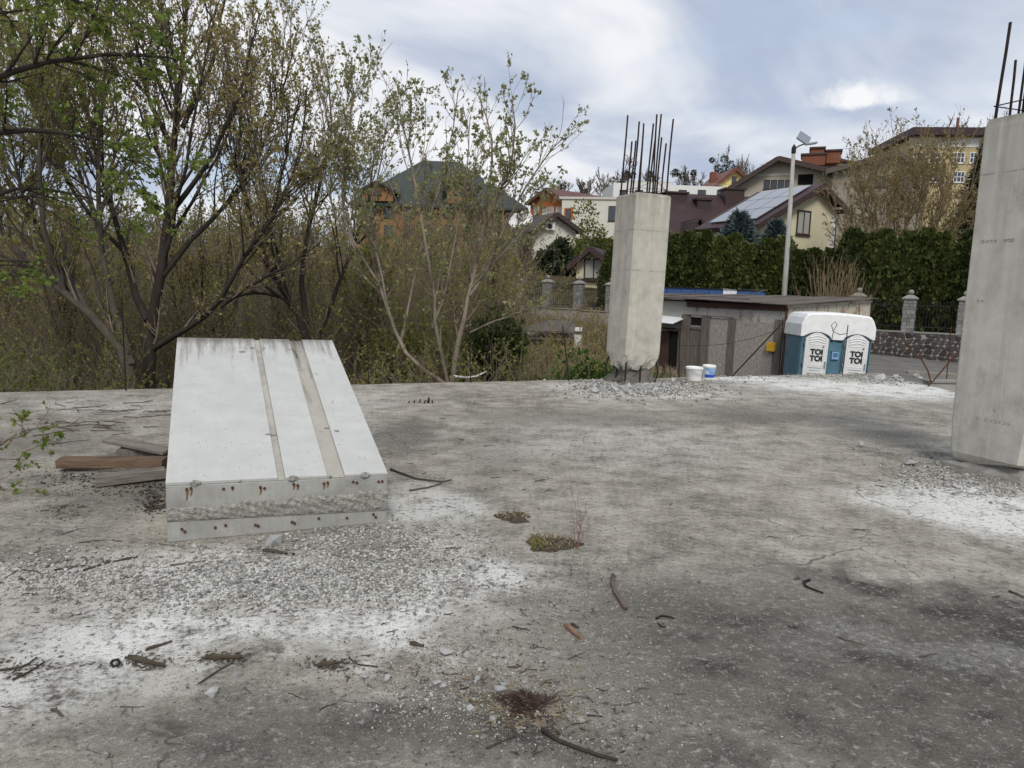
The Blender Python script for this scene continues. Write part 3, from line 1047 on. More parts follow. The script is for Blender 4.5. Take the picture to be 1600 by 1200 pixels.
def on_side(px, py, z):   # the point at height z clear of the block's left side
    return gp(px, py, z)


plank(gp(92, 722, 0.07), gp(259, 722, 0.06), 0.16, 0.07, wood_brown, 'reddish brown thick plank lying left of the concrete block')
plank(gp(150, 751, 0.045), gp(258, 738, 0.06), 0.12, 0.075, wood_grey, 'short grey-brown plank nearest the camera beside the block')
plank(gp(168, 686, 0.16), gp(262, 705, 0.12), 0.13, 0.03, wood_grey, 'thin pale grey board resting slanted on top of the plank pile', tilt=0.12)
plank(gp(186, 707, 0.06), gp(262, 706, 0.07), 0.13, 0.08, wood_old, 'dark plank under the slanted grey board')
plank(gp(130, 728, 0.018), gp(256, 731, 0.018), 0.20, 0.03, wood_old, 'flat dark board at the bottom of the plank pile')

# ------------------------------------------------------------------ columns
CA = math.atan2(EDGE_DIR.y, EDGE_DIR.x)


def jag_ring(w_, k, z, amp, zamp):
    P = []
    for s_ in range(4):
        a = [(-1, -1), (1, -1), (1, 1), (-1, 1)][s_]
        b = [(1, -1), (1, 1), (-1, 1), (-1, -1)][s_]
        for i in range(k):
            t_ = i / k
            x = (a[0] + (b[0] - a[0]) * t_) * w_ / 2
            y = (a[1] + (b[1] - a[1]) * t_) * w_ / 2
            P.append(Vector((x * (1 + rnd.uniform(-amp, amp)), y * (1 + rnd.uniform(-amp, amp)), z + rnd.uniform(-zamp, zamp))))
    return P


def rings_mesh(rings, cap=True):
    n = len(rings[0])
    b = MB()
    V = [p for r_ in rings for p in r_]
    F = [(i * n + k, i * n + (k + 1) % n, (i + 1) * n + (k + 1) % n, (i + 1) * n + k) for i in range(len(rings) - 1) for k in range(n)]
    F += [tuple(range(n - 1, -1, -1)), tuple(range((len(rings) - 1) * n, len(rings) * n))]
    return b.poly(V, F)


def chamfer_ring(w_, c, z, jit=0.0, per=4):
    h = w_ / 2
    base = [(-h + c, -h), (h - c, -h), (h, -h + c), (h, h - c), (h - c, h), (-h + c, h), (-h, h - c), (-h, -h + c)]
    P = []
    for i in range(8):
        a, b = base[i], base[(i + 1) % 8]
        kk = per if i % 2 == 0 else 1
        for q in range(kk):
            t_ = q / kk
            P.append(Vector((a[0] + (b[0] - a[0]) * t_ + rnd.uniform(-jit, jit), a[1] + (b[1] - a[1]) * t_ + rnd.uniform(-jit, jit), z)))
    return P


def rods(parent, spots, z0):
    for x, y, h, lx, ly, r_ in spots:
        b = MB()
        n_ = max(4, int(h / 0.25))
        pts = [(x + lx * t_ + 0.006 * math.sin(5 * t_ + x * 30), y + ly * t_, z0 - 0.15 + (h + 0.15) * t_) for t_ in [k / n_ for k in range(n_ + 1)]]
        b.tube(pts, r_, 6)
        b.build('rebar', rebar_mat, parent, smooth=True)


# middle column: its foot is broken out, the bars of the foot show
pc = gp(985, 597)
colm = empty('concrete_column', (pc.x, pc.y, 0), CA, 'square concrete column with a broken foot in the middle of the deck', 'concrete column', 'concrete columns on the deck')
colm.rotation_euler = (R(0.2), R(1.1), CA)
W1 = 0.70
rings = [chamfer_ring(W1 * 0.60, .05, 0.27, .035, 6), chamfer_ring(W1 * .78, .08, 0.29, .035, 6), chamfer_ring(W1 * .92, .08, 0.36, .02, 6), chamfer_ring(W1 * .99, .05, .44, .008, 6), chamfer_ring(W1, .03, .52, .002, 6)]
for r_ in rings[1:4]:
    for p in r_:
        p.z += rnd.uniform(-.06, .05) + .05 * math.sin(9 * p.x + 2) * math.cos(8 * p.y)
for z in (0.6, 1.0, 1.98, 2.66, 3.24):
    rings.append(chamfer_ring(W1, .02, z, .0015, 6))
rings.append(chamfer_ring(W1 - .015, .025, 3.27, .004, 6))
rings.append(chamfer_ring(W1 - .07, .04, 3.285, .01, 6))
rings_mesh(rings).build('shaft', col_concrete, colm)
ft = [jag_ring(W1 * f, 5, z, .13, .015) for f, z in ((1.05, -.02), (.92, .05), (.80, .13), (.72, .22), (.76, .32), (.8, .40))]
rings_mesh(ft).build('broken_foot', foot_concrete, colm)
for x, y in ((-.30, -.30), (0.0, -.31), (.29, -.30), (.31, 0.02), (.3, .3), (-.31, .02), (-.3, .3), (0.1, .31)):
    b = MB()
    bow = 0.05 * rnd.uniform(-.4, 1)
    sx, sy = (1 if x > 0 else -1), (1 if y > 0 else -1)
    b.tube([(x + sx * bow * math.sin(t_ * math.pi), y + sy * bow * math.sin(t_ * math.pi), 0.005 + 0.43 * t_) for t_ in [k / 6 for k in range(7)]], .0125, 6)
    b.build('foot_bar', rebar_mat, colm, smooth=True)
hs = [1.02, 1.15, .95, 1.28, .92, 1.45, 1.12, 1.30, .98, 1.38, .9, 1.2, 1.33]
sp_ = [(-.29, -.29), (-.12, -.29), (.08, -.28), (.27, -.29), (.29, -.1), (.28, .1), (.28, .29), (.1, .29), (-.1, .28), (-.29, .28), (-.29, .08), (-.28, -.1), (.02, -.25)]
rods(colm, [(x, y, h, rnd.uniform(-.01, .05), rnd.uniform(-.03, .04), .015) for (x, y), h in zip(sp_, hs)], 3.28)
b = MB()
b.tube([(-.3, -.3, 3.36), (.3, -.3, 3.38), (.3, .3, 3.40), (-.3, .3, 3.37), (-.3, -.3, 3.36)], .005, 4)
b.build('stirrup', rebar_mat, colm)
b = MB()
b.tube([(-.29, -.3, 3.37), (.05, -.28, 3.52), (.28, -.27, 3.36)], .005, 4)
b.build('stirrup', rebar_mat, colm)

# right column: cracked all round just above the deck
pc2 = gp(1552, 733)
pc2 = gp(1594, 757) + Vector((0.20, 0.47, 0))
colr = empty('concrete_column', (pc2.x, pc2.y, 0), CA, 'square concrete column cracked at its foot at the right edge of the photo', 'concrete column', 'concrete columns on the deck')
W2 = 0.72
rings = [chamfer_ring(W2 * .90, .05, 0.085, .012), chamfer_ring(W2 * .965, .06, .11, .012), chamfer_ring(W2, .05, .16, .003)]
for r_ in rings[:2]:
    for p in r_:
        p.z += 0.03 * math.sin(p.x * 9 + p.y * 7) - 0.05 * p.x
for z in (.5, 1.4, 2.2, 2.78, 3.2):
    rings.append(chamfer_ring(W2, .022, z, .0015))
rings.append(chamfer_ring(W2 - .02, .03, 3.28, .004))
rings_mesh(rings).build('shaft', col_concrete2, colr)
base = [jag_ring(W2 * f, 6, z, .05, .012) for f, z in ((1.12, -.02), (1.08, .03), (1.0, .055), (.86, .075), (.8, .10))]
rings_mesh(base).build('broken_foot', broken_concrete, colr)
rods(colr, [(-.30, -.31, 1.0, .03, .04, .014), (-.31, -.02, 1.1, .02, .02, .014), (-.30, .05, 1.0, .03, .01, .014), (-.3, .3, .86, .05, 0, .014), (0, .3, 1.4, .04, 0, .0115), (.3, .3, 1.2, .03, 0, .0115), (.3, 0, 1.5, .03, 0, .0115), (.3, -.3, 1.3, .02, 0, .0115), (0, -.31, 1.4, .03, 0, .0115), (-.1, -.3, 1.2, .03, .03, .0115), (-.3, .16, .5, .02, .03, .0115)], 3.28)
b = MB()
b.tube([(-.32, -.33, 3.40), (.32, -.32, 3.42), (.32, .32, 3.42), (-.32, .31, 3.40), (-.32, -.33, 3.40)], .0055, 4)
b.build('stirrup', rebar_mat, colr)
b = MB()
b.tube([(-.32, -.33, 3.39), (0, -.1, 3.30), (.3, .2, 3.38)], .0055, 4)
b.build('stirrup', rebar_mat, colr)
# rows of form-tie pits on the left face, short arcs of grout
for z, ys in ((2.17, (-.24, -.20, -.165, -.125, -.03, 0, .03)), (0.52, (-.02, .03, .07, .11, .15, .19, -.1)), (1.62, (-.22, -.18)), (0.62, (.05,))):
    for y in ys:
        b = MB()
        r_ = rnd.uniform(.011, .017)
        ang = [rnd.uniform(0, 1) + k * 4.6 / 9 for k in range(10)]
        b.tube([(-W2 / 2 - .001, -y + r_ * math.cos(a), z + r_ * .8 * math.sin(a) + rnd.uniform(-.001, .001)) for a in ang], .0022, 4)
        b.build('form_mark', broken_concrete, colr)

# ------------------------------------------------------------------ steel rods and wires along the deck edge
def edge_pt(px, py):
    return gp(px, py)


RODS = [(197, 611, 190, 466, 'thin rusty steel rod at the deck edge, leftmost of the row'),
        (576, 600, 572, 508, 'thin rusty steel rod at the deck edge just right of the block'),
        (736, 598, 732, 498, 'thin rusty steel rod at the deck edge in front of the pale-barked tree'),
        (889, 595, 879, 508, 'thin rusty steel rod at the deck edge left of the middle column'),
        (1061, 591, 1061, 508, 'thin rusty steel rod in front of the shed doorway'),
        (1223, 586, 1223, 496, 'thin rusty steel rod at the corner of the shed'),
        (1316, 586, 1325, 508, 'thin rusty steel rod in front of the right toilet door')]
tops = []
for i, (bx, by, tx, ty, lb) in enumerate(RODS):
    p = gp(bx, by)
    q = at(tx, ty, p.y)
    o = MB().tube([(0, 0, -0.02), (q - p) * .5 + Vector((rnd.uniform(-.01, .01), 0, 0)), (q - p)], .010, 6).build('steel_rod', rebar_mat, None, p)
    tag(o, lb, 'steel rod', 'steel rods along the deck edge')
    tops.append((p, q))
if True:
    p0, q0 = tops[5]
    b = gp(1144, 588)
    tag(MB().tube([(0, 0, 0), q0 - b + Vector((0, -.03, -.1))], .016, 6).build('steel_bar', rebar_mat, None, b), 'dark steel bar leaning against the corner rod before the chipboard door', 'steel bar')
    pts = [tops[4][0].lerp(tops[4][1], .62)]
    e_ = tops[5][0].lerp(tops[5][1], .82)
    pts = [pts[0].lerp(e_, k / 10) - Vector((0, 0, 0.13 * math.sin(math.pi * k / 10))) for k in range(11)]
    tag(MB().tube([p - pts[0] for p in pts], .006, 4).build('wire', rebar_mat, None, pts[0]), 'thin wire sagging between rods in front of the shed', 'wire')
    for k, (i, j, f, sag, lb) in enumerate(((0, 1, .80, .02, 'thin wire strung behind the concrete block between rods'), (1, 2, .97, .05, 'thin wire between the two rods by the pale-barked tree'), (2, 3, .9, .1, 'thin wire between the tree and the middle column'))):
        a_, e_ = tops[i][0].lerp(tops[i][1], f), tops[j][0].lerp(tops[j][1], f)
        pts = [a_.lerp(e_, t_ / 12) - Vector((0, 0, sag * math.sin(math.pi * t_ / 12))) for t_ in range(13)]
        tag(MB().tube([p - pts[0] for p in pts], .004, 4).build('wire', rebar_mat, None, pts[0]), lb, 'wire')
# wire loop on the rod by the toilets
p = at(1300, 530, tops[6][0].y)
tag(MB().tube([at(x, y, tops[6][0].y) - p for x, y in ((1300, 530), (1302, 518), (1299, 508), (1305, 503), (1308, 507), (1302, 518), (1312, 523), (1324, 521))], .008, 5).build('wire_loop', rebar_mat, None, p), 'bent wire loop hanging by the middle of the toilets', 'wire')
# bent bars right
vb = gp(1450, 604)
for pts, lb in ((((1450, 604), (1459, 594), (1478, 572), (1499, 547)), 'bent rusty bar rising to the right at the deck edge by the right column'),
                (((1455, 598), (1450, 580), (1441, 563), (1420, 543), (1412, 528)), 'bent rusty bar curving to the left at the deck edge by the right column')):
    P = [at(x, y, vb.y + 0.15) for x, y in pts]
    P[0] = gp(*pts[0]) if pts[0][0] == 1450 else P[0]
    tag(MB().tube([p - P[0] for p in P], .014, 6).build('bent_bar', rust, None, P[0]), lb, 'steel bar')
p = at(1481, 586, 17.0)
tag(MB().tube([(0, 0, -.9), at(1486, 510, 17.0) - p], .013, 6).build('steel_rod', rust, None, p), 'rusty steel rod standing beyond the deck left of the right column', 'steel rod', 'steel rods along the deck edge')

# starter bars sticking out of the deck
sb = gp(660, 630)
o = empty('starter_bars', sb, 0, 'short rusty bar stubs sticking out of the deck', 'rebar stubs')
for x, y, h in ((-.12, 0, .035), (-.05, .03, .05), (.02, -.02, .045), (.06, .03, .08), (.09, 0, .075), (.14, .02, .04), (-.16, -.02, .02)):
    MB().tube([(x, y, -.02), (x + rnd.uniform(-.03, .03), y, h)], .010, 5).build('bar_stub', rebar_mat, o)

# ------------------------------------------------------------------ buckets
def bucket(px, py, r_, h, label, printed):
    p = gp(px, py)
    o = empty('bucket', p, R(20), label, 'bucket', 'plastic buckets on the deck')
    MB().lathe([(r_ * .84, 0), (r_ * .86, .01), (r_ * .97, h * .9), (r_ * 1.0, h * .92), (r_, h), (r_ * .95, h), (r_ * .94, h * .93), (r_ * .82, .012)], sides=32).build('body', white_plastic, o, smooth=True)
    MB().lathe([(r_ * 1.02, h * .86), (r_ * 1.05, h * .865), (r_ * 1.05, h * .90), (r_ * 1.02, h * .905)], sides=32).build('rim', white_plastic, o, smooth=True)
    MB().tube([(r_ * 1.04 * math.cos(a), r_ * 1.04 * math.sin(a) - .01, h * .86 - .10 * math.sin((a + 2.6) / 2.1 * math.pi * .9)) for a in [-2.6 + 2.1 * k / 14 for k in range(15)]], .004, 5).build('handle', steel_grey, o)
    if printed:
        for z0, z1, a0, a1, m, nm in ((.12, .80, -2.9, -0.9, pale_blue, 'label'), (.14, .34, -2.9, -.9, blue_print, 'label_band'), (.40, .46, -2.75, -2.2, white_plastic, 'label_text'), (.50, .56, -2.75, -2.1, white_plastic, 'label_text'), (.62, .66, -2.75, -2.3, white_plastic, 'label_text')):
            K = 14
            off = {'label': .003, 'label_band': .005, 'label_text': .0065}[nm]
            V = []
            for k in range(K + 1):
                a = a0 + (a1 - a0) * k / K
                for z in (z0, z1):
                    rr_ = r_ * (.86 + .11 * (z - .02)) + off
                    V.append((rr_ * math.cos(a), rr_ * math.sin(a), z * h))
            m_ = MB()
            m_.poly(V, [(2 * k, 2 * k + 2, 2 * k + 3, 2 * k + 1) for k in range(K)])
            m_.build(nm, m, o, smooth=True)


bucket(1084, 594.5, .16, .26, 'plain white plastic bucket on the deck right of the middle column', False)
bucket(1107, 592, .125, .27, 'white plastic bucket with a blue label beside the plain one', True)

# ------------------------------------------------------------------ portable toilets (one shell, two doors)
def text_mesh(s_, size, bold, depth):
    c = bpy.data.curves.new('lettering', 'FONT')
    c.body, c.size, c.offset, c.extrude = s_, size, bold, depth
    c.align_x, c.align_y = 'CENTER', 'CENTER'
    tmp = bpy.data.objects.new('tmp_text', c)
    col.objects.link(tmp)
    dg = bpy.context.evaluated_depsgraph_get()
    me = bpy.data.meshes.new_from_object(tmp.evaluated_get(dg))
    bpy.data.objects.remove(tmp)
    return me


TY = 17.3
tl, tr_ = at(1248, 560, TY), at(1357, 560, TY)
TWD = tr_.x - tl.x
TZ = -1.05
toilet = empty('portable_toilet', ((tl.x + tr_.x) / 2, TY, TZ), R(-3), 'white and teal double portable toilet in front of the rusty shed wall', 'portable toilet')
toilet.rotation_euler = (0, R(1.6), R(-3))
hw = TWD / 2
MB().box((-hw, .05, .12), (hw, 1.15, 1.92)).build('wall', blue_plastic, toilet, bevel=.03)
MB().box((-hw - .02, .0, 0), (hw + .02, 1.2, .119)).build('base', void_mat, toilet, bevel=.02)
# moulded roof: arched over the doors, sagging slightly between
rf = MB()
prof, N_ = [], 28
for k in range(N_ + 1):
    x = -hw - .04 + (TWD + .08) * k / N_
    t_ = abs(2 * k / N_ - 1)
    prof.append((x, 2.30 - .05 * t_ ** 2 - .26 * max(0, (t_ - .80) / .2) ** 2))
low = []
for k in range(N_ + 1):
    x = prof[k][0]
    q = x / hw
    arch = max(0, 1 - ((abs(q) - .56) / .40) ** 2)
    low.append((x, 1.70 + .13 * arch - (0.0 if abs(q) > .2 else .05)))
sec = [(p[0], p[1]) for p in prof] + [(p[0], p[1]) for p in reversed(low)]
ys = [(-.02, .93), (.0, 1.0), (.6, 1.03), (1.19, 1.0), (1.22, .95)]
V, F = [], []
n_ = len(sec)
for y, k_ in ys:
    for x, z in sec:
        V.append((x * (0.985 + .015 * k_), y, 1.7 + (z - 1.7) * k_))
for i in range(len(ys) - 1):
    for k in range(n_):
        F.append((i * n_ + k, i * n_ + (k + 1) % n_, (i + 1) * n_ + (k + 1) % n_, (i + 1) * n_ + k))
m_ = N_ + 1
for i in (0, len(ys) - 1):
    for k in range(N_):
        q = (i * n_ + k, i * n_ + k + 1, i * n_ + n_ - 2 - k, i * n_ + n_ - 1 - k)
        F.append(q if i else q[::-1])
rf.poly(V, F)
rf.build('roof', white_plastic, toilet, smooth=False, bevel=.012)
for sgn, lead in ((-1, 0), (1, 0)):
    cx_ = sgn * .56 * hw
    dw = .56 * hw / 2 * 1.16
    d = MB()
    K = 12
    ar = [(cx_ + dw * (1 - 2 * k / K), 1.66 + .15 * math.sin(math.pi * k / K)) for k in range(K + 1)]
    pol = [(cx_ - dw, .045, .14), (cx_ + dw, .045, .14)] + [(x, .045, z) for x, z in ar]
    d.prism(pol, (0, -.075, 0))
    door = d.build('door', white_door, toilet, bevel=.008)
    if sgn > 0:
        door['label'] = 'right white door with black lettering'
    else:
        door['label'] = 'left white door with black lettering'
    b = MB()
    for k in range(3):    # moulded arcs above the panel
        z0 = 1.555 + .06 * k
        b.tube([(cx_ + dw * .72 * (1 - 2 * q / 10), -.032, z0 + .05 * math.sin(math.pi * q / 10)) for q in range(11)], .012, 4)
    b.build('moulding', white_plastic, door, smooth=True)
    b = MB()
    x0, x1, z0, z1 = cx_ - dw * .72, cx_ + dw * .72, 1.02, 1.52
    for a_, e_ in (((x0, z0), (x1, z0)), ((x1, z0), (x1, z1)), ((x1, z1), (x0, z1)), ((x0, z1), (x0, z0))):
        b.tube([(a_[0], -.032, a_[1]), (e_[0], -.032, e_[1])], .008, 4)
    b.build('panel_rim', white_plastic, door)
    for k, z in enumerate((1.335, 1.175)):
        me = text_mesh('TOI', .195 * dw / .30, .009, .003)
        link('lettering', me, ink, door, (cx_ + .01, -.036, z), (R(90), 0, 0))
    MB().lathe([(.0, 0), (.022, 0), (.022, .004), (0, .004)], sides=10).build('heart_mark', red_ink, door, (cx_ + .17 * dw / .30, -.038, 1.475), rot=(R(90), 0, 0))
    for k, (z, w__, hh) in enumerate(((.94, .62, .030), (.88, .5, .022), (.80, .66, .028))):
        MB().box((cx_ - dw * w__, -.0325, z), (cx_ + dw * w__ * (.9 if k else 1), -.0305, z + hh * .55)).build('small_print', steel_grey, door)
    for z in (.45, 1.0, 1.5):
        MB().tube([(cx_ - dw - .012, -.02, z), (cx_ - dw - .012, -.02, z + .1)], .014, 6).build('hinge', steel_grey, door)
    MB().box((cx_ + dw * .78, -.055, .95), (cx_ + dw * .9, -.031, 1.12)).build('handle', steel_grey, door, bevel=.005)
for k in range(5):
    MB().box((-hw * .9 + .01, .036, .5 + .03 * k), (-hw * .9 + .05, .0495, .512 + .03 * k)).build('vent_slot', void_mat, toilet)
for x in (-hw + .03, hw - .03, -.17, .17):
    MB().box((x - .012, .02, .14), (x + .012, .0495, 1.7)).build('corner_rib', blue_plastic, toilet, bevel=.004)
MB().box((-.085, -.01, 1.18), (.085, .052, 1.36)).build('hand_recess', pale_blue, toilet, bevel=.01)
MB().box((-.06, -.016, 1.24), (.06, -.0095, 1.34)).build('recess_mouth', blue_plastic, toilet)
MB().box((-.10, .0, 1.365), (.10, .052, 1.385)).build('recess_lid', blue_plastic, toilet, bevel=.004)
for x in (-.11, .06, .12):
    MB().lathe([(0, 0), (.018, 0), (.018, .02), (0, .02)], sides=8).build('bolt', ink, toilet, (x, .05, 1.62), rot=(R(90), 0, 0))

# ------------------------------------------------------------------ old shed
SC = Vector((at(1222, 560, 19).x, 19.0, -1.05))
U = Vector((-.6, .8, 0))          # along the door side, away from the corner
V2 = Vector((.8, .6, 0))          # along the rusty side
shed = empty('shed', SC, math.atan2(U.y, U.x), 'low patched shed with rusty metal walls and chipboard doors behind the deck', 'shed')
# local frame: x along U (door side), y = -V2 direction  (right-handed: x=U, y=rot90(U)=(-.8,-.6) = outwards of the door side)


def sl(p):
    d = Vector(p) - SC
    return Vector((d.dot(U), -d.dot(V2), d.z))


def on_door_side(px, py):
    return sl(hit(px, py, SC, V2))


def on_rust_side(px, py):
    return sl(hit(px, py, SC, U))


LEN = 6.4
WID = -(on_rust_side(1361, 470).y)
HE = on_door_side(1222, 477).z      # eaves over the door side
HB = on_rust_side(1361, 469).z
bd = MB()
T_ = .08
bd.box((0, -T_, 0), (LEN, 0, HE))
bd.build('wall', shed_paint, shed)
wr = MB()
wr.prism([(0, -T_ - .003, 0), (0, -WID, 0), (0, -WID, HB - .04), (0, -T_ - .003, HE - .02)], (T_, 0, 0))
wr.build('side_wall', rusty_sheet, shed)
MB().prism([(LEN - T_, -T_ - .003, 0), (LEN - T_, -WID, 0), (LEN - T_, -WID, HB - .04), (LEN - T_, -T_ - .003, HE - .02)], (T_, 0, 0)).build('end_wall', blue_metal, shed)
MB().box((T_ + .003, -WID, 0), (LEN - T_ - .003, -WID + T_, HB - .05)).build('back_wall', rusty_sheet, shed)
# ribs and seams of the rusty side, corner flashing
for k in range(1, 7):
    y = -WID * k / 7
    zt = HE + (HB - HE) * k / 7 - .06
    MB().box((-.02, y - .018, .05), (-.0005, y + .018, zt)).build('sheet_rib', rusty_sheet, shed)
for f in (.45, .82):
    MB().prism([(-.012, -.12, HE * f), (-.012, -WID + .05, HB * f), (-.012, -WID + .05, HB * f + .05), (-.012, -.12, HE * f + .05)], (.011, 0, 0)).build('batten', rusty_sheet, shed)
MB().box((-.03, -.06, 0), (-.0035, .03, HE - .03)).build('corner_post', rust, shed)
MB().prism([(-.05, .02, HE - .05), (-.05, -WID, HB - .07), (-.05, -WID, HB - .0), (-.05, .02, HE + .01)], (.045, 0, 0)).build('verge_board', rusty_sheet, shed)
# roof sheets overlap unevenly
NX = 8
x = -.18
for k in range(NX):
    w__ = (LEN + .4) / NX
    z_ = .02 + .028 * (k % 2) + rnd.uniform(0, .02)
    y0, y1 = .22 + rnd.uniform(-.06, .1), -WID - .1
    zz0 = HE + z_ + rnd.uniform(-.02, .03)
    zz1 = HB + z_ + rnd.uniform(-.01, .02)
    MB().hexa([(x, y0, zz0), (x + w__ * 1.08, y0 - .05, zz0 + .01), (x + w__ * 1.08, y1, zz1), (x, y1, zz1),
               (x, y0, zz0 + .02), (x + w__ * 1.08, y0 - .05, zz0 + .03), (x + w__ * 1.08, y1, zz1 + .02), (x, y1, zz1 + .02)]).build('roof_sheet', shed_roof, shed)
    x += w__
for k in range(5):
    x0 = rnd.uniform(0, LEN - 2)
    yy = rnd.uniform(-1.6, .1)
    zz = HE + (HB - HE) * max(0, -yy) / WID + .10
    MB().obox((x0 + 1.0, yy, zz), (rnd.uniform(.6, 1.1), rnd.uniform(-.12, .12), .015), (0, .05, 0), (0, 0, .02)).build('roof_batten', wood_old, shed)
MB().box((.02, .003, HE - .15), (3.3, .05, HE - .005)).build('fascia', brown_board, shed, bevel=.004)


def dpanel(px0, py0, px1, py1, y0, y1, m, name, bevel=.004, dz=0.0):
    a, b = on_door_side(px0, py0), on_door_side(px1, py1)
    x0, x1 = min(a.x, b.x), max(a.x, b.x)
    z0, z1 = min(a.z, b.z), max(a.z, b.z)
    z0 = 0.02 if py1 > 583 else z0
    return MB().box((x0, y0, z0 + dz), (x1, y1, z1)).build(name, m, shed, bevel=bevel)


p_ = dpanel(1144, 500, 1213, 600, .003, .05, osb, 'chipboard_door')
p_['label'] = 'wide grey chipboard door'
dpanel(1105, 496, 1142, 600, .003, .045, osb, 'chipboard_panel')
dpanel(1141, 497, 1145, 600, .003, .07, wood_old, 'post')
dpanel(1213, 499, 1217, 600, .003, .07, wood_old, 'post')
dpanel(1099, 494, 1105, 600, .003, .08, wood_old, 'post')
dpanel(1068, 491, 1074, 600, .003, .08, wood_old, 'post')
dpanel(1074, 492, 1150, 495, .06, .10, wood_old, 'lintel')
dpanel(1074, 509, 1099, 515, .003, .07, wood_old, 'transom')
dpanel(1074, 495, 1099, 509, .003, .012, void_mat, 'opening')
dpanel(1074, 516, 1099, 600, .003, .04, wood_old, 'plank_door')
dpanel(1042, 516, 1062, 600, .003, .012, void_mat, 'doorway')
dpanel(1034, 511, 1068, 516, .003, .09, brown_board, 'lintel')
dpanel(1062, 516, 1068, 600, .003, .06, wood_old, 'jamb')
dpanel(1030, 516, 1042, 600, .003, .06, brown_board, 'jamb')
a = on_door_side(1040, 504)
MB().hexa([(a.x - .75, .0, a.z + .16), (a.x + .55, .0, a.z + .2), (a.x + .55, .55, a.z + .03), (a.x - .75, .55, a.z),
           (a.x - .75, .0, a.z + .19), (a.x + .55, .0, a.z + .23), (a.x + .55, .55, a.z + .05), (a.x - .75, .55, a.z + .02)]).build('awning', snow_sheet, shed)
yb = sl(hit(1205, 541, SC + V2 * -.12, V2))
MB().box((yb.x - .11, .06, yb.z - .14), (yb.x + .13, .16, yb.z + .1)).build('meter_box', yellow_box, shed, bevel=.01)
MB().tube([(yb.x, .1, yb.z + .1), (yb.x + .02, .1, yb.z + .19), (yb.x - .02, .1, yb.z + .1)], .006, 4).build('hanger', steel_grey, shed)

# blue-roofed lean-to behind
bo = at(1110, 470, 26.5)
bl = empty('blue_shed', (bo.x, 26.0, terr(bo.x, 26.0)), R(-4), 'low shed with a blue metal edge behind the patched shed', 'shed')
zt = at(1110, 451, 26.0).z - bl.location.z
MB().box((-2.6, .1, 0), (1.9, 2.4, zt - .3)).build('wall', shed_paint, bl)
for k in range(9):
    x0 = -2.7 + k * .5
    if k == 6:
        MB().hexa([(x0, .0, zt - .22), (x0 + .48, .0, zt - .3), (x0 + .48, .04, zt - .3), (x0, .04, zt - .22), (x0, 0, zt + .02), (x0 + .48, 0, zt - .02), (x0 + .48, .04, zt - .02), (x0, .04, zt + .02)]).build('fascia_sheet', snow_sheet, bl)
    else:
        MB().box((x0, 0, zt - .3), (x0 + .49, .04, zt - (.02 if k < 6 else .03 * (k - 5)))).build('fascia_sheet', blue_metal, bl, bevel=.004)
rb = MB()
NR = 90
V, F = [], []
for k in range(NR + 1):
    x_ = -2.75 + 4.6 * k / NR
    z_ = zt + .012 + .018 * math.sin(k * 2.1)
    V += [(x_, -.08, z_), (x_, 2.5, z_ - .25)]
F = [(2 * k, 2 * k + 2, 2 * k + 3, 2 * k + 1) for k in range(NR)]
rb.poly(V, F)
rb.build('roof_sheet', snow_sheet, bl)

# ------------------------------------------------------------------ stone-and-iron boundary fence
FP0, FD = Vector((17.0, 25.5, 0)), Vector((-.837, .547, 0))
FN = Vector((-.547, -.837, 0))
fz = lambda t_: float(terr(FP0.x + FD.x * t_, FP0.y + FD.y * t_))
PT = [-4.5, -2.75, -1.0, 0.80, 2.55, 4.30, 6.05, 7.8, 9.55, 11.3, 13.05, 14.8, 16.5, 18.25, 20.0]
ZP = lambda t_: 0.42 + 0.02 * max(0, t_ - 2.5)      # plinth top follows the slope
plinth_root = empty('stone_wall', FP0 + Vector((0, 0, -.7)), math.atan2(FD.y, FD.x), 'low wall of dark irregular stones with pale joints under the iron fence', 'stone wall')
pm = MB()
for a, b in zip(PT[:-1], PT[1:]):
    za, zb = ZP(a) + .7, ZP(b) + .7
    pm.hexa([(a, 0, -.6), (b, 0, -.6), (b, .36, -.6), (a, .36, -.6), (a, 0, za), (b, 0, za), (b, .36, za), (a, .36, za)])
pm.build('mortar_core', mortar, plinth_root)
# local y of this frame points away from +x by 90 deg: rot90(FD) = (-.547,-.837) = towards the camera, so stones sit at y>0.36
DXS, DZS = .215, .19
ncol = int(9.2 / DXS)
nrow = 7
jit = {}


def corner(i, j):
    if (i, j) not in jit:
        jit[(i, j)] = (i * DXS - 4.4 + (DXS * .5 if j % 2 else 0) + rnd.uniform(-.075, .075), -.22 + j * DZS + rnd.uniform(-.065, .065))
    return jit[(i, j)]


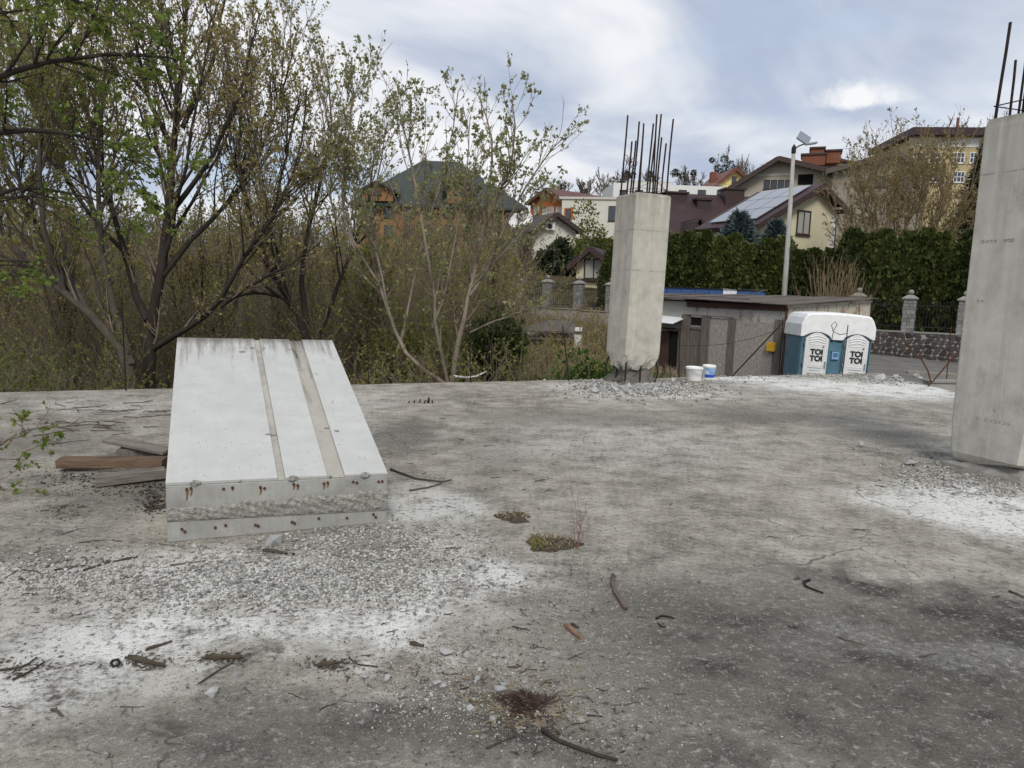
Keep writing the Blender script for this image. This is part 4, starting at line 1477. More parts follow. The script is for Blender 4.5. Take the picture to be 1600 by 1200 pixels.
for j in range(nrow):
    for i in range(ncol):
        c4 = [corner(i, j), corner(i + 1, j), corner(i + 1, j + 1), corner(i, j + 1)]
        cx_ = sum(c[0] for c in c4) / 4
        cz_ = sum(c[1] for c in c4) / 4
        zmax = ZP(cx_) + .7 - .02
        if cz_ > zmax - .05:
            continue
        pts = []
        for k in range(4):
            a, b = c4[k], c4[(k + 1) % 4]
            for f in (.18, .82):
                pts.append((a[0] + (b[0] - a[0]) * f, a[1] + (b[1] - a[1]) * f))
        pts = [(cx_ + (x - cx_) * .88, min(zmax, cz_ + (z - cz_) * .86)) for x, z in pts]
        pr = rnd.uniform(.018, .045)
        back = [(x, .355, z) for x, z in pts]
        mid_ = [(x, .36 + pr * .7, z) for x, z in pts]
        fr = [(cx_ + (x - cx_) * .8, .36 + pr, cz_ + (z - cz_) * .8) for x, z in pts]
        n_ = 8
        b = MB()
        b.poly(back + mid_ + fr, [(k, (k + 1) % n_, n_ + (k + 1) % n_, n_ + k) for k in range(n_)] +
               [(n_ + k, n_ + (k + 1) % n_, 2 * n_ + (k + 1) % n_, 2 * n_ + k) for k in range(n_)] + [tuple(range(2 * n_, 3 * n_))])
        b.build('stone', wall_stone, plinth_root)
for a, b in zip(PT[:-1], PT[1:]):
    za, zb = ZP(a) + .703, ZP(b) + .703
    MB().hexa([(a + .2, -.03, za), (b - .2, -.03, za), (b - .2, .41, za), (a + .2, .41, za), (a + .2, -.03, za + .05), (b - .2, -.03, za + .05), (b - .2, .41, za + .05), (a + .2, .41, za + .05)]).build('coping', cap_stone, plinth_root, bevel=.008)

# pillars: courses of rough stones, cap and ball
def pillar_mesh():
    b = MB()
    w_, h = .40, 1.24
    z = 0
    while z < h - .02:
        dz_ = min(rnd.uniform(.10, .17), h - z)
        for s_ in range(4):
            x = -w_ / 2
            while x < w_ / 2 - .01:
                dx_ = min(rnd.uniform(.10, .2), w_ / 2 - x)
                o = rnd.uniform(0, .018)
                lo, hi = (x + .006, -w_ / 2 - o, z + .006), (x + dx_ - .006, -w_ / 2 + .06, z + dz_ - .006)
                c = [(lo[0], lo[1], lo[2]), (hi[0], lo[1], lo[2]), (hi[0], hi[1], lo[2]), (lo[0], hi[1], lo[2]), (lo[0], lo[1], hi[2]), (hi[0], lo[1], hi[2]), (hi[0], hi[1], hi[2]), (lo[0], hi[1], hi[2])]
                ca, sa = [(1, 0), (0, 1), (-1, 0), (0, -1)][s_]
                b.hexa([(ca * p[0] - sa * p[1], sa * p[0] + ca * p[1], p[2]) for p in c])
                x += dx_
        z += dz_
    return b.mesh('pillar_shaft')


pmesh = pillar_mesh()
core_me = MB().box((-.185, -.185, 0), (.185, .185, 1.235)).mesh('pillar_core')
cap_me = MB().poly([(-.26, -.26, 1.243), (.26, -.26, 1.243), (.26, .26, 1.243), (-.26, .26, 1.243), (-.26, -.26, 1.29), (.26, -.26, 1.29), (.26, .26, 1.29), (-.26, .26, 1.29), (-.09, -.09, 1.40), (.09, -.09, 1.40), (.09, .09, 1.40), (-.09, .09, 1.40)],
                   [(3, 2, 1, 0), (0, 1, 5, 4), (1, 2, 6, 5), (2, 3, 7, 6), (3, 0, 4, 7), (4, 5, 9, 8), (5, 6, 10, 9), (6, 7, 11, 10), (7, 4, 8, 11), (8, 9, 10, 11)]).mesh('pillar_cap')
ball_me = MB().lathe([(.04, 1.395)] + [(.10 * math.sin(a), 1.50 - .10 * math.cos(a)) for a in [.4 + 2.5 * k / 9 for k in range(10)]], sides=14).mesh('pillar_ball', True)
names = {-1.0: None, 0.80: 'stone gate pillar with ball finial nearest the right column', 2.55: 'stone pillar with ball finial standing between the two iron fence bays', 4.30: 'stone pillar with its ball just showing above the shed roof'}
for t_ in PT:
    p = FP0 + FD * t_ - FN * 0.0
    lb = names.get(t_) or ('stone fence pillar at the far right behind the right column' if t_ < 0 else 'stone fence pillar standing up the slope by the small cream house')
    if 5 < t_ < 14:
        continue
    pr = empty('stone_pillar', (p.x + FN.x * .19, p.y + FN.y * .19, ZP(t_) + .003), math.atan2(FD.y, FD.x), lb, 'stone pillar', 'stone fence pillars')
    link('shaft', pmesh, pillar_stone, pr)
    link('shaft_core', core_me, mortar, pr)
    link('cap', cap_me, cap_stone, pr)
    link('ball', ball_me, cap_stone, pr)
pk_me = MB().tube([(0, 0, .06), (0, 0, 1.02), (0, 0, 1.06), (0, 0, 1.16)], [.009, .009, .018, .001], 5).mesh('picket')
seen_bays = {(-4.5, -2.75): 'black iron fence bay at the far right end', (-2.75, -1.0): 'black iron fence bay behind the right column', (-1.0, .80): 'black iron fence bay partly behind the right column', (.80, 2.55): 'black iron fence bay between the two stone pillars', (2.55, 4.30): 'black iron fence bay right of the toilets and shed'}
for a, b in zip(PT[:-1], PT[1:]):
    if 5 < a < 13.5 or 4 < a < 5:
        continue
    p = FP0 + FD * a + FN * .19
    r_ = empty('iron_fence', (p.x, p.y, ZP(a) + .06), math.atan2(FD.y, FD.x), seen_bays.get((a, b)) or 'black iron fence bay up the slope by the small cream house', 'fence', 'iron fence bays')
    L = b - a
    for z in (.16, .95):
        MB().box((.2, -.012, z), (L - .2, .012, z + .03)).build('rail', iron, r_)
    npk = 13
    for k in range(npk):
        link('picket', pk_me, iron, r_, (.26 + (L - .52) * k / (npk - 1), 0, 0))

# ------------------------------------------------------------------ solar street lamp
pb = at(1221, 520, 27.0)
lamp = empty('street_lamp', (pb.x, 27.0, terr(pb.x, 27)), 0, 'tall leaning grey pole with a small solar panel lamp on top', 'street lamp')
bt = Vector((0, 0, -.2))
tp = at(1240, 238, 27.0) - lamp.location
MB().tube([bt, bt.lerp(tp, .5) + Vector((.02, 0, 0)), tp], [.105, .09, .065], 10).build('pole', pole_mat, lamp, smooth=True)
MB().lathe([(.05, -.1), (.085, .0), (.085, .16), (.02, .28)], tuple(tp), 10).build('pole_cap', iron, lamp)
hd = tp + Vector((.36, -.05, .34))
MB().tube([tp + Vector((0, 0, .12)), tp + Vector((.2, -.02, .24)), hd + Vector((.1, 0, 0.0))], .025, 6).build('arm', iron, lamp)
MB().obox(hd + Vector((-.05, 0, .16)), (.21, 0, -.12), (.12, .16, .16), (.010, -.015, .018)).build('solar_panel', solar_mat, lamp, bevel=.006)
MB().obox(hd + Vector((.24, 0, -.02)), (.20, 0, .03), (0, .1, 0), (0, 0, .035)).build('lamp_head', steel_grey, lamp, bevel=.01)
MB().tube([bt.lerp(tp, .12) + Vector((.16, -.1, 0)), bt.lerp(tp, .4) + Vector((.24, -.12, 0)), bt.lerp(tp, .55) + Vector((.06, -.14, 0))], .02, 5).build('cable', iron, lamp)

# ------------------------------------------------------------------ houses on the slope
class House:
    """local x runs along the front plane, y away from the viewer, z up; front plane y = 0"""
    def __init__(s, name, label, px, Y, ang, zb, cat='house', group='houses on the slope'):
        X = at(px, 400, Y).x
        s.zb = zb
        s.O = Vector((X, Y, zb))
        s.g = Vector((math.cos(ang), math.sin(ang), 0))
        s.r = Vector((-math.sin(ang), math.cos(ang), 0))
        s.root = empty(name, s.O, ang, label, cat, group)

    def f(s, px, py, y=0.0):
        d = hit(px, py, s.O + s.r * y, s.r) - s.O
        return Vector((d.dot(s.g), y, d.z))

    def roof_slab(s, a, b, y0, y1, th, m, name='roof'):
        a, b = Vector(a), Vector(b)
        t = (b - a).normalized()
        n = Vector((-t.z, 0, t.x))
        if n.z < 0:
            n = -n
        q = [(a.x, y0, a.z), (b.x, y0, b.z), (b.x, y1, b.z), (a.x, y1, a.z)]
        return MB().hexa([Vector(p) for p in q] + [Vector(p) + n * th for p in q]).build(name, m, s.root)

    def gable(s, L, A, Rr, depth, wall, roof, over=.45, eave=.4, th=.2, trim=None):
        L, A, Rr = (s.f(*p) if not isinstance(p, Vector) else p for p in (L, A, Rr))
        s.L, s.A, s.R = L, A, Rr
        MB().prism([(L.x, 0, -1), (Rr.x, 0, -1), (Rr.x, 0, Rr.z), (A.x, 0, A.z), (L.x, 0, L.z)], (0, depth, 0)).build('wall', wall, s.root)
        s.slopes = []
        for E in (L, Rr):
            d = Vector((E.x - A.x, 0, E.z - A.z)).normalized()
            e = Vector((E.x, 0, E.z)) + d * eave
            up = Vector((0, 0, .02))
            s.slopes.append(s.roof_slab(Vector((A.x, 0, A.z)) + up, e + up, -over, depth + over, th, roof))
            if trim:
                t0, t1 = Vector((A.x, -over - .06, A.z - .12)), Vector((e.x, -over - .06, e.z - .12))
                MB().hexa([t0, t1, t1 + Vector((0, .055, 0)), t0 + Vector((0, .055, 0)), t0 + Vector((0, 0, .36)), t1 + Vector((0, 0, .36)), t1 + Vector((0, .055, .36)), t0 + Vector((0, .055, .36))]).build('barge_board', trim, s.root)
        return s

    def box(s, lo, hi, m, name, bevel=0.0):
        return MB().box(lo, hi).build(name, m, s.root, bevel=bevel)

    def pxbox(s, x0, y0, x1, y1, d0, d1, m, name, ref=0.0):
        a, b = s.f(x0, y1, ref), s.f(x1, y0, ref)
        return s.box((a.x, d0, a.z), (b.x, d1, b.z), m, name)

    def window(s, x0, y0, x1, y1, ref=0.0, bars=1, fm=None, pane=None, cross=False, name='window'):
        a, b = s.f(x0, y1, ref), s.f(x1, y0, ref)
        fm = fm or frame_dark
        fw = max(.05, (b.x - a.x) * .07)
        m = MB()
        d0, d1 = ref - .06, ref + .02
        m.box((a.x, d0, a.z), (a.x + fw, d1, b.z)).box((b.x - fw, d0, a.z), (b.x, d1, b.z))
        m.box((a.x + fw, d0, a.z), (b.x - fw, d1, a.z + fw)).box((a.x + fw, d0, b.z - fw), (b.x - fw, d1, b.z))
        for k in range(bars):
            x = a.x + (b.x - a.x) * (k + 1) / (bars + 1)
            m.box((x - fw * .4, d0 + .01, a.z + fw), (x + fw * .4, d1, b.z - fw))
        if cross:
            z = a.z + (b.z - a.z) * .5
            m.box((a.x + fw, d0 + .013, z - fw * .4), (b.x - fw, d1, z + fw * .4))
        w_ = m.build(name, fm, s.root)
        MB().box((a.x + fw, ref - .025, a.z + fw), (b.x - fw, ref - .012, b.z - fw)).build('pane', pane or glass_mat, w_)
        MB().box((a.x - .05, ref - .12, a.z - .06), (b.x + .05, ref, a.z - .001)).build('sill', fm, w_)
        return w_


# cream house with solar panels
H = House('cream_house', 'cream house with maroon gable roof and rows of solar panels behind the hedge', 1242, 42, R(30), 2.0)
H.gable((1180, 352), (1275, 294), (1307, 328), 3.7, cream_wall, roof_maroon, .55, .5, .2, roof_maroon)
H.window(1243, 330, 1267, 366, bars=1, pane=curtain)
MB().box((H.R.x - .35, -.02, -1), (H.R.x + .004, -.002, H.R.z - .3)).build('white_pilaster', plaster_white, H.root)
a = H.f(1213, 372)
MB().box((a.x - .25, -.02, -1), (a.x + .2, -.002, a.z + 1.35)).build('white_pilaster', plaster_white, H.root)
MB().tube([(H.R.x + .45, .2, H.R.z - .45), (H.R.x + .1, .05, H.R.z - .8), (H.R.x + .06, -.05, H.R.z - 3)], .05, 6).build('downpipe', frame_dark, H.root)
MB().box((H.R.x - .4, -.58, H.R.z - .02), (H.R.x - .1, .1, H.R.z + .1)).build('bracket', plaster_white, H.root)
# panels on the left slope, 2 rows x 6
d = Vector((H.L.x - H.A.x, 0, H.L.z - H.A.z))
sl_len = d.length
d.normalize()
nrm = Vector((d.z, 0, -d.x))
if nrm.z < 0:
    nrm = -nrm
for i in range(3):
    for j in range(3):
        u0 = .35 + i * (sl_len - .3) / 3.1
        u1 = u0 + (sl_len - .3) / 3.1 - .06
        y0 = .0 + j * 1.2
        c = Vector((H.A.x, 0, H.A.z)) + nrm * .30
        q = [c + d * u0 + Vector((0, y0, 0)), c + d * u1 + Vector((0, y0, 0)), c + d * u1 + Vector((0, y0 + 1.14, 0)), c + d * u0 + Vector((0, y0 + 1.14, 0))]
        MB().hexa(q + [p + nrm * .045 for p in q]).build('solar_panel', solar_mat, H.root)
# long maroon wing to the left
H = House('maroon_roof_house', 'long low house with maroon sheet roof and boxy roof vents behind the thuja hedge', 1105, 47, R(6), 2.4)
r0, r1 = H.f(1010, 314, 4.0), H.f(1205, 304, 4.0)
e0, e1 = H.f(1010, 378), H.f(1205, 378)
zr, ze = (r0.z + r1.z) / 2, (e0.z + e1.z) / 2
MB().box((e0.x + .3, .5, -1), (e1.x - .3, 8, ze + .1)).build('wall', cream_wall, H.root)
MB().hexa([(e0.x, 0, ze), (e1.x, 0, ze), (e1.x, 4, zr), (e0.x, 4, zr), (e0.x, 0, ze + .2), (e1.x, 0, ze + .2), (e1.x, 4, zr + .2), (e0.x, 4, zr + .2)]).build('roof', roof_maroon, H.root)
MB().hexa([(e0.x, 4.003, zr), (e1.x, 4.003, zr), (e1.x, 8.5, ze), (e0.x, 8.5, ze), (e0.x, 4.003, zr + .2), (e1.x, 4.003, zr + .2), (e1.x, 8.5, ze + .2), (e0.x, 8.5, ze + .2)]).build('roof', roof_maroon, H.root)
for x0, y0, x1, y1, ref in ((1089, 310, 1112, 333, 2.6), (1133, 294, 1164, 326, 3.0), (1040, 300, 1074, 322, 3.4)):
    a, b = H.f(x0, y1, ref), H.f(x1, y0, ref)
    c = MB().box((a.x, ref, a.z - .6), (b.x, ref + 1.1, b.z - .12)).build('vent_box', frame_dark, H.root)
    MB().box((a.x - .12, ref - .12, b.z - .118), (b.x + .12, ref + 1.22, b.z)).build('vent_cap', roof_maroon, c)
gl, ga, gr = H.f(1071, 378, -1.2), H.f(1089, 343, -1.2), H.f(1110, 378, -1.2)
dm = MB().prism([(gl.x, -1.2, ze - .6), (gr.x, -1.2, ze - .6), (gr.x, -1.2, gr.z), (ga.x, -1.2, ga.z - .15), (gl.x, -1.2, gl.z)], (0, 3, 0)).build('dormer_wall', white_wall, H.root)
for E in (gl, gr):
    H.roof_slab(Vector((ga.x, 0, ga.z)), Vector((E.x + (E.x - ga.x) * .12, 0, E.z - .2)), -1.75, 2.4, .15, roof_maroon, 'dormer_roof')
gr2 = H.f(1140, 378, -.6)
# rear house with window band
H = House('beige_house', 'beige house with wide brown gable roof and a band of windows, above the cream house', 1215, 58, R(-22), 5.0)
H.gable((1152, 292), (1217, 252), (1300, 272), 9.0, beige_wall, roof_brown, .9, .6, .25, roof_brown)
H.pxbox(1170, 270, 1238, 276, -.05, -.003, pale_wall, 'ledge')
for k in range(4):
    x0 = 1193 + k * 11
    H.window(x0, 281, x0 + 10.5, 296, bars=0)
H.pxbox(1246, 272, 1271, 290, -.02, -.003, void_mat, 'balcony_opening')
H.pxbox(1243, 289, 1276, 297, -.12, -.021, beige_wall, 'balcony_front')
# orange brick chimneys and rear roof
H = House('chimney_house', 'house with broad orange-brick chimneys behind the beige house', 1285, 70, R(-22), 6.0)
H.gable((1235, 264), (1290, 247), (1352, 262), 8, beige_wall, roof_rust, .5, .5, .2)
for x0, y0, x1, y1, cap in ((1252, 243, 1290, 262, 0), (1266, 233, 1288, 245, 1), (1290, 237, 1314, 258, 1)):
    a, b = H.f(x0, y1, -.4 + .1 * cap), H.f(x1, y0, -.4)
    c = MB().box((a.x, -1.6 + .2 * cap, a.z), (b.x, .6 - .1 * cap, b.z - .12)).build('chimney', brick_red, H.root)
    MB().box((a.x - .12, -1.72 + .2 * cap, b.z - .118), (b.x + .12, .72, b.z + .05)).build('chimney_cap', roof_brown, c)
H = House('hip_roof_house', 'pale house with low brown roof half hidden by the tan spring tree', 1380, 54, R(-18), 4.5)
H.gable((1302, 268), (1398, 242), (1448, 268), 8, bank_wall, roof_grey, .6, .6, .22, roof_grey)
H.window(1365, 275, 1385, 292)
H.window(1400, 275, 1420, 292)
# yellow gable with red roof
H = House('yellow_house', 'small yellow gabled house with red tile roof on the hill', 1147, 95, R(6), 9.0)
H.gable((1112, 297), (1148, 266), (1166, 283), 7, yellow_wall, roof_red, .6, .5, .3, roof_red)
H.window(1143, 276, 1151, 286, bars=1)
a = H.f(1112, 280, 5)
MB().box((H.A.x - 1.9, 3.0, H.A.z - 1.6), (H.A.x - 1.2, 3.8, H.A.z + .2)).build('chimney', brick_red, H.root)
# orange house with red-brown roof
H = House('orange_house', 'orange rendered house with red-brown roof behind the cream flat-roofed block', 855, 82, R(-48), 6.5)
H.gable((829, 318), (858, 297), (884, 317), 13, orange_wall, roof_rust, .5, .5, .25, roof_rust)
for x0 in (835, 848, 857.5, 869):
    H.window(x0, 323, x0 + 7.5, 335, bars=0, fm=frame_white, pane=curtain)
# flat cream block
H = House('flat_roofed_block', 'cream flat-roofed modern block with a deep window recess', 920, 76, R(-8), 6.0)
H.pxbox(876, 311, 966, 372, 0, 8, white_wall, 'wall')
a, b = H.f(874, 311), H.f(968, 308)
H.box((a.x, -.15, a.z + .003), (b.x, 8.1, a.z + .25), pale_wall, 'parapet')
H.pxbox(881, 325, 896, 343, -.02, -.003, orange_wall, 'recess')
H.window(884, 327, 892, 342, ref=-.03, bars=0)
H.window(950, 322, 963, 345, bars=1)
# white house with dishes
H = House('white_gable_house', 'white gabled house with dark brown roof, wall air conditioner and two satellite dishes', 866, 60, R(24), 3.5)
H.gable((834, 362), (866, 337), (900, 362), 9, white_wall, roof_brown, .6, .4, .25, roof_brown)
a = H.f(857, 354)
ac = MB().box((a.x - .5, -.35, a.z - .3), (a.x + .45, -.003, a.z + .35)).build('air_conditioner', frame_white, H.root, bevel=.04)
MB().lathe([(.0, 0), (.22, 0), (.22, .02), (0, .02)], sides=16).build('fan_grille', iron, ac, (a.x - .05, -.355, a.z), rot=(R(90), 0, 0))
H.window(868, 392, 885, 408)
H.window(838, 392, 852, 408)
for k, (px, py) in enumerate(((806, 346), (820, 342))):
    q = H.f(px, py, -1.0)
    dsh = MB().lathe([(.02, 0), (.30, .05), (.48, .14), (.60, .24), (.58, .25), (.46, .16), (.0, .03)], sides=18).build('satellite_dish', frame_white, H.root, (q.x, -1.0, q.z), smooth=True, rot=(R(75), 0, R(-25 + 20 * k)))
    MB().tube([(0, 0, 0), (0, -.25, -.1), (0, -.4, -.9)], .03, 5).build('dish_arm', steel_grey, dsh)
MB().tube([H.f(806, 346, -.9) - Vector((.2, 0, 0)), H.f(823, 362, -.4)], .05, 5).build('dish_mast', steel_grey, H.root)
# small house with maroon roof
H = House('small_cream_house', 'small cream house with maroon gable and curtained window left of the middle column', 925, 44, R(-20), 1.2)
H.gable((901, 413), (926, 391), (962, 418), 6, cream_wall, roof_maroon, .7, .5, .2, roof_maroon)
H.window(912, 404, 944, 436, bars=1, pane=curtain)
H.pxbox(900, 436, 946, 439, -.25, -.003, frame_dark, 'balcony_slab')
# orange brick building with green roof
H = House('green_roof_building', 'big unfinished orange brick building with dark green hipped roof behind the pale-barked tree', 690, 70, R(3), 1.5)
w0, w1 = H.f(560, 316), H.f(812, 322)
zw = w0.z
MB().box((w0.x, 0, -1), (w1.x, 14, zw)).build('wall', brick_orange, H.root)
rg = H.f(693, 252, 7)
x0, x1, yy0, yy1, ze = w0.x - .8, w1.x + .8, -.8, 14.8, zw - .1
r_l, r_r = rg.x - 2.2, rg.x + 1.6
MB().poly([(x0, yy0, ze), (x1, yy0, ze), (x1, yy1, ze), (x0, yy1, ze), (r_l, 7, rg.z), (r_r, 7, rg.z),
           (x0, yy0, ze - .25), (x1, yy0, ze - .25), (x1, yy1, ze - .25), (x0, yy1, ze - .25)],
          [(0, 1, 5, 4), (1, 2, 5), (2, 3, 4, 5), (3, 0, 4), (6, 7, 1, 0), (7, 8, 2, 1), (8, 9, 3, 2), (9, 6, 0, 3), (9, 8, 7, 6)]).build('roof', roof_green, H.root)
for cx_, hw_, ytop in ((716, 17, 281), (590, 24, 292)):
    a, b = H.f(cx_ - hw_, 312, -.9), H.f(cx_ + hw_, 312, -.9)
    ap = H.f(cx_, ytop - 6, -.9)
    zlow = zw + .1
    dg_ = MB().prism([(a.x, -.95, zlow), (b.x, -.95, zlow), (b.x, -.95, a.z + .8), (ap.x, -.95, ap.z), (a.x, -.95, a.z + .8)], (0, 7, 0)).build('dormer', brick_orange, H.root)
    for E in (a, b):
        s_ = 1 if E.x > ap.x else -1
        H.roof_slab(Vector((ap.x, 0, ap.z)), Vector((E.x + s_ * .4, 0, E.z + .6)), -1.5, 6, .2, roof_green, 'dormer_roof')
    H.window(cx_ - 6, 288 if cx_ > 700 else 298, cx_ + 6, 304, ref=-.96, bars=1)
MB().box((rg.x + 4.3, 3.2, ze + 1.6), (rg.x + 5.0, 3.9, ze + 3.4)).build('skylight', frame_white, H.root)
for px in (572, 600, 632, 662, 694, 730, 762, 792):
    H.window(px, 322, px + 15, 340, bars=1, cross=True)
    H.window(px, 352, px + 15, 370, bars=1, cross=True)
# white long building behind the middle column
H = House('white_long_building', 'white flat-roofed building with roof railing behind the rebar of the middle column', 1060, 92, R(3), 9.5)
H.pxbox(957, 293, 1160, 322, 0, 8, plaster_white, 'wall')
H.pxbox(982, 283, 1052, 292.6, 1, 7, pale_wall, 'roof_box')
for px in (968, 992, 1060, 1090, 1120):
    H.window(px, 297, px + 13, 304, bars=1)
a, b = H.f(957, 293), H.f(1160, 293)
for z in (.45, .9):
    MB().tube([(a.x, .05, a.z + z), (b.x, .05, a.z + z)], .03, 4).build('railing', steel_grey, H.root)
for k in range(14):
    x_ = a.x + (b.x - a.x) * k / 13
    MB().tube([(x_, .05, a.z), (x_, .05, a.z + .9)], .025, 4).build('railing_post', steel_grey, H.root)
# yellow apartment block at the right
H = House('apartment_block', 'yellow and white apartment block with brown roof at the top right of the slope', 1478, 78, R(-6), 8.0, 'building')
a, b = H.f(1417, 330), H.f(1556, 214)
MB().box((a.x, 0, -1), (b.x, 10, b.z)).build('wall', ochre_wall, H.root)
MB().box((a.x - .6, -1.0, b.z + .003), (b.x + .6, 10.5, b.z + .75)).build('roof', roof_maroon, H.root)
H.pxbox(1486, 216, 1552, 230, -.06, -.003, plaster_white, 'white_band')
H.pxbox(1420, 216, 1484, 232, -.06, -.003, pale_wall, 'white_band')
for x0 in (1425, 1451, 1488, 1514):
    H.window(x0, 238, x0 + 20, 255, bars=2, cross=True, fm=frame_white)
    H.window(x0, 268, x0 + 20, 285, bars=2, cross=True, fm=frame_white)
MB().tube([(H.f(1491, 200).x, -.6, b.z + .6), (H.f(1491, 200).x, -.6, b.z + 1.8)], .12, 6).build('flue', brick_red, H.root)

# tumbledown grey shelter with whitewashed posts, below the small house
p = at(868, 520, 27.0)
sh = empty('old_shelter', (p.x, 27.0, terr(p.x, 27)), R(-12), 'low grey roof on whitewashed posts in the scrub left of the middle column', 'shelter')
zr = at(868, 505, 27).z - sh.location.z
MB().hexa([(-1.5, -.8, zr - .35), (1.1, -.8, zr - .3), (.5, .9, zr), (-.4, .9, zr), (-1.5, -.8, zr - .28), (1.1, -.8, zr - .23), (.5, .9, zr + .07), (-.4, .9, zr + .07)]).build('roof', shed_roof, sh)
for x_, h_ in ((-1.35, zr - .3), (.95, zr - .1)):
    MB().box((x_ - .13, -.75, -.5), (x_ + .13, -.5, h_)).build('post', plaster_white, sh, bevel=.02)
for k in range(3):
    MB().box((-1.2, -.6 + .3 * k, zr - .6), (.8, -.55 + .3 * k, zr - .5)).build('beam', wood_old, sh)
MB().box((-1.2, .6, -.5), (.9, .7, zr - .2)).build('back_wall', pale_wall, sh)

# ------------------------------------------------------------------ trees
def P3(pts, Y, dy=None):
    """stem joints seen at these pixels, standing at depth Y (+dy each)"""
    return [tuple(at(x, y, Y + (dy[i] if dy else 0))) for i, (x, y) in enumerate(pts)]


def make_tree(name, label, cat, stems, levels, leaf, bark, leafm, group=None, K0=14, sides=7, twig_bark=None, extra=None):
    """stems: [(points, r0, r1)]; levels: spawn args; leaf: (n, size, spread, droop, width)"""
    base = np.array(stems[0][0][0], float)
    P, Rd = zip(*[resample(s_[0], np.linspace(s_[1], s_[2], len(s_[0])), K0) for s_ in stems])
    P, Rd = np.stack(P), np.stack(Rd)
    P[:, 1:-1] += RNG.normal(size=P[:, 1:-1].shape) * 0.012
    thick = [tubes(P - base, Rd, sides)]
    cur = (P, Rd)
    thin, last = [], None
    for i, lv in enumerate(levels):
        src = cur
        nxt = spawn(src[0], src[1], *lv)
        (thick if i == 0 else thin).append(tubes(nxt[0] - base, nxt[1], 5 if i == 0 else 3))
        last = nxt
        if i == 0 and len(levels) > 1:      # twigs come off stems and limbs alike
            kk = nxt[0].shape[1]
            PP = np.stack([resample(p, r_, kk)[0] for p, r_ in zip(P, Rd)])
            RR = np.stack([np.interp(np.linspace(0, 1, kk), np.linspace(0, 1, K0), r_) for r_ in Rd])
            h = kk // 2
            cur = (np.concatenate([nxt[0], nxt[0], PP]), np.concatenate([nxt[1], nxt[1], RR]))
        else:
            cur = nxt
    root = empty(name, tuple(base), 0, label, cat, group)
    v, f = merge(thick)
    link('trunk', fast_mesh('trunk', v, f, True), bark, root)
    lp = last[0] - base
    lv_, lf_ = leaves_on(lp, leaf[0], leaf[1], leaf[2], leaf[3], 0.1, leaf[4])
    crown = link('crown', fast_mesh('crown', lv_, lf_), leafm, root)
    if thin:
        v, f = merge(thin)
        link('twigs', fast_mesh('twigs', v, f), twig_bark or bark, crown)['kind'] = 'stuff'
    return root


def L(n, t0, t1, lr, ang, up, wig, K, rr, tip, lmax=1e9):
    return (n, t0, t1, lr, ang, up, wig, K, rr, tip, lmax)


TREES = 'trees beyond the deck edge'
# pale-barked tree behind the middle of the deck edge
YB = 14.6
make_tree('pale_barked_tree', 'pale-barked multi-stemmed tree with sparse young leaves behind the middle of the deck edge', 'tree',
          [(P3([(706, 602), (712, 545), (724, 503), (734, 462), (742, 415), (757, 345), (772, 260), (768, 200), (748, 150)], YB, [0, 0, 0, 0, .1, .2, .3, .4, .5]), 0.058, .012),
           (P3([(734, 462), (760, 425), (790, 350), (822, 290), (852, 245), (880, 215)], YB, [0, -.1, -.3, -.5, -.7, -.9]), 0.034, .008),
           (P3([(742, 415), (765, 330), (800, 260), (806, 190), (800, 150)], YB, [.1, -.2, -.4, -.6, -.7]), 0.031, .008),
           (P3([(700, 602), (690, 548), (676, 512), (680, 468), (668, 400), (655, 320), (640, 250), (630, 190), (618, 150)], YB, [0, -.1, -.2, -.3, -.3, -.2, 0, .1, .2]), 0.044, .01),
           (P3([(696, 600), (650, 572), (622, 545), (606, 480), (588, 430), (556, 392), (530, 330), (540, 250), (548, 180), (553, 140)], YB, [0, .1, .2, .3, .5, .6, .8, .9, 1, 1]), 0.048, .01),
           (P3([(606, 480), (590, 400), (578, 330), (596, 250), (605, 190)], YB, [.3, .2, 0, -.3, -.5]), 0.027, .008),
           (P3([(622, 545), (640, 470), (660, 380), (690, 280), (708, 200), (716, 140)], YB, [.2, .4, .6, .7, .8, .8]), 0.031, .008),
           (P3([(676, 512), (700, 440), (712, 360), (730, 270), (735, 180)], YB, [-.2, -.4, -.4, -.6, -.7]), 0.027, .008),
           (P3([(733, 520), (770, 503), (812, 487), (850, 478)], YB, [0, -.2, -.3, -.5]), 0.020, .008),
           (P3([(556, 392), (520, 330), (500, 250), (505, 200), (512, 165)], YB, [.6, .7, .8, 1, 1.1]), 0.024, .008)],
          [L(105, .3, .97, .33, .55, .10, .10, 8, .5, .005), L(950, .1, 1, .40, .55, .12, .12, 5, .5, .0028, .65), L(2600, .2, 1, .40, .6, .12, .15, 4, .6, .002, .3)],
          (11500, .062, .8, .0, .36), bark_pale, lf_pale, TREES, twig_bark=bark_brown)
# fallen white branch at its foot
fb = [at(x, y, YB - .2) for x, y in ((708, 588), (730, 590), (745, 588), (760, 580))]
tag(MB().tube([p - fb[0] for p in fb], [.028, .025, .02, .01], 6).build('fallen_branch', plaster_white, None, fb[0], smooth=True), 'short white bare branch lying at the foot of the pale-barked tree', 'branch')

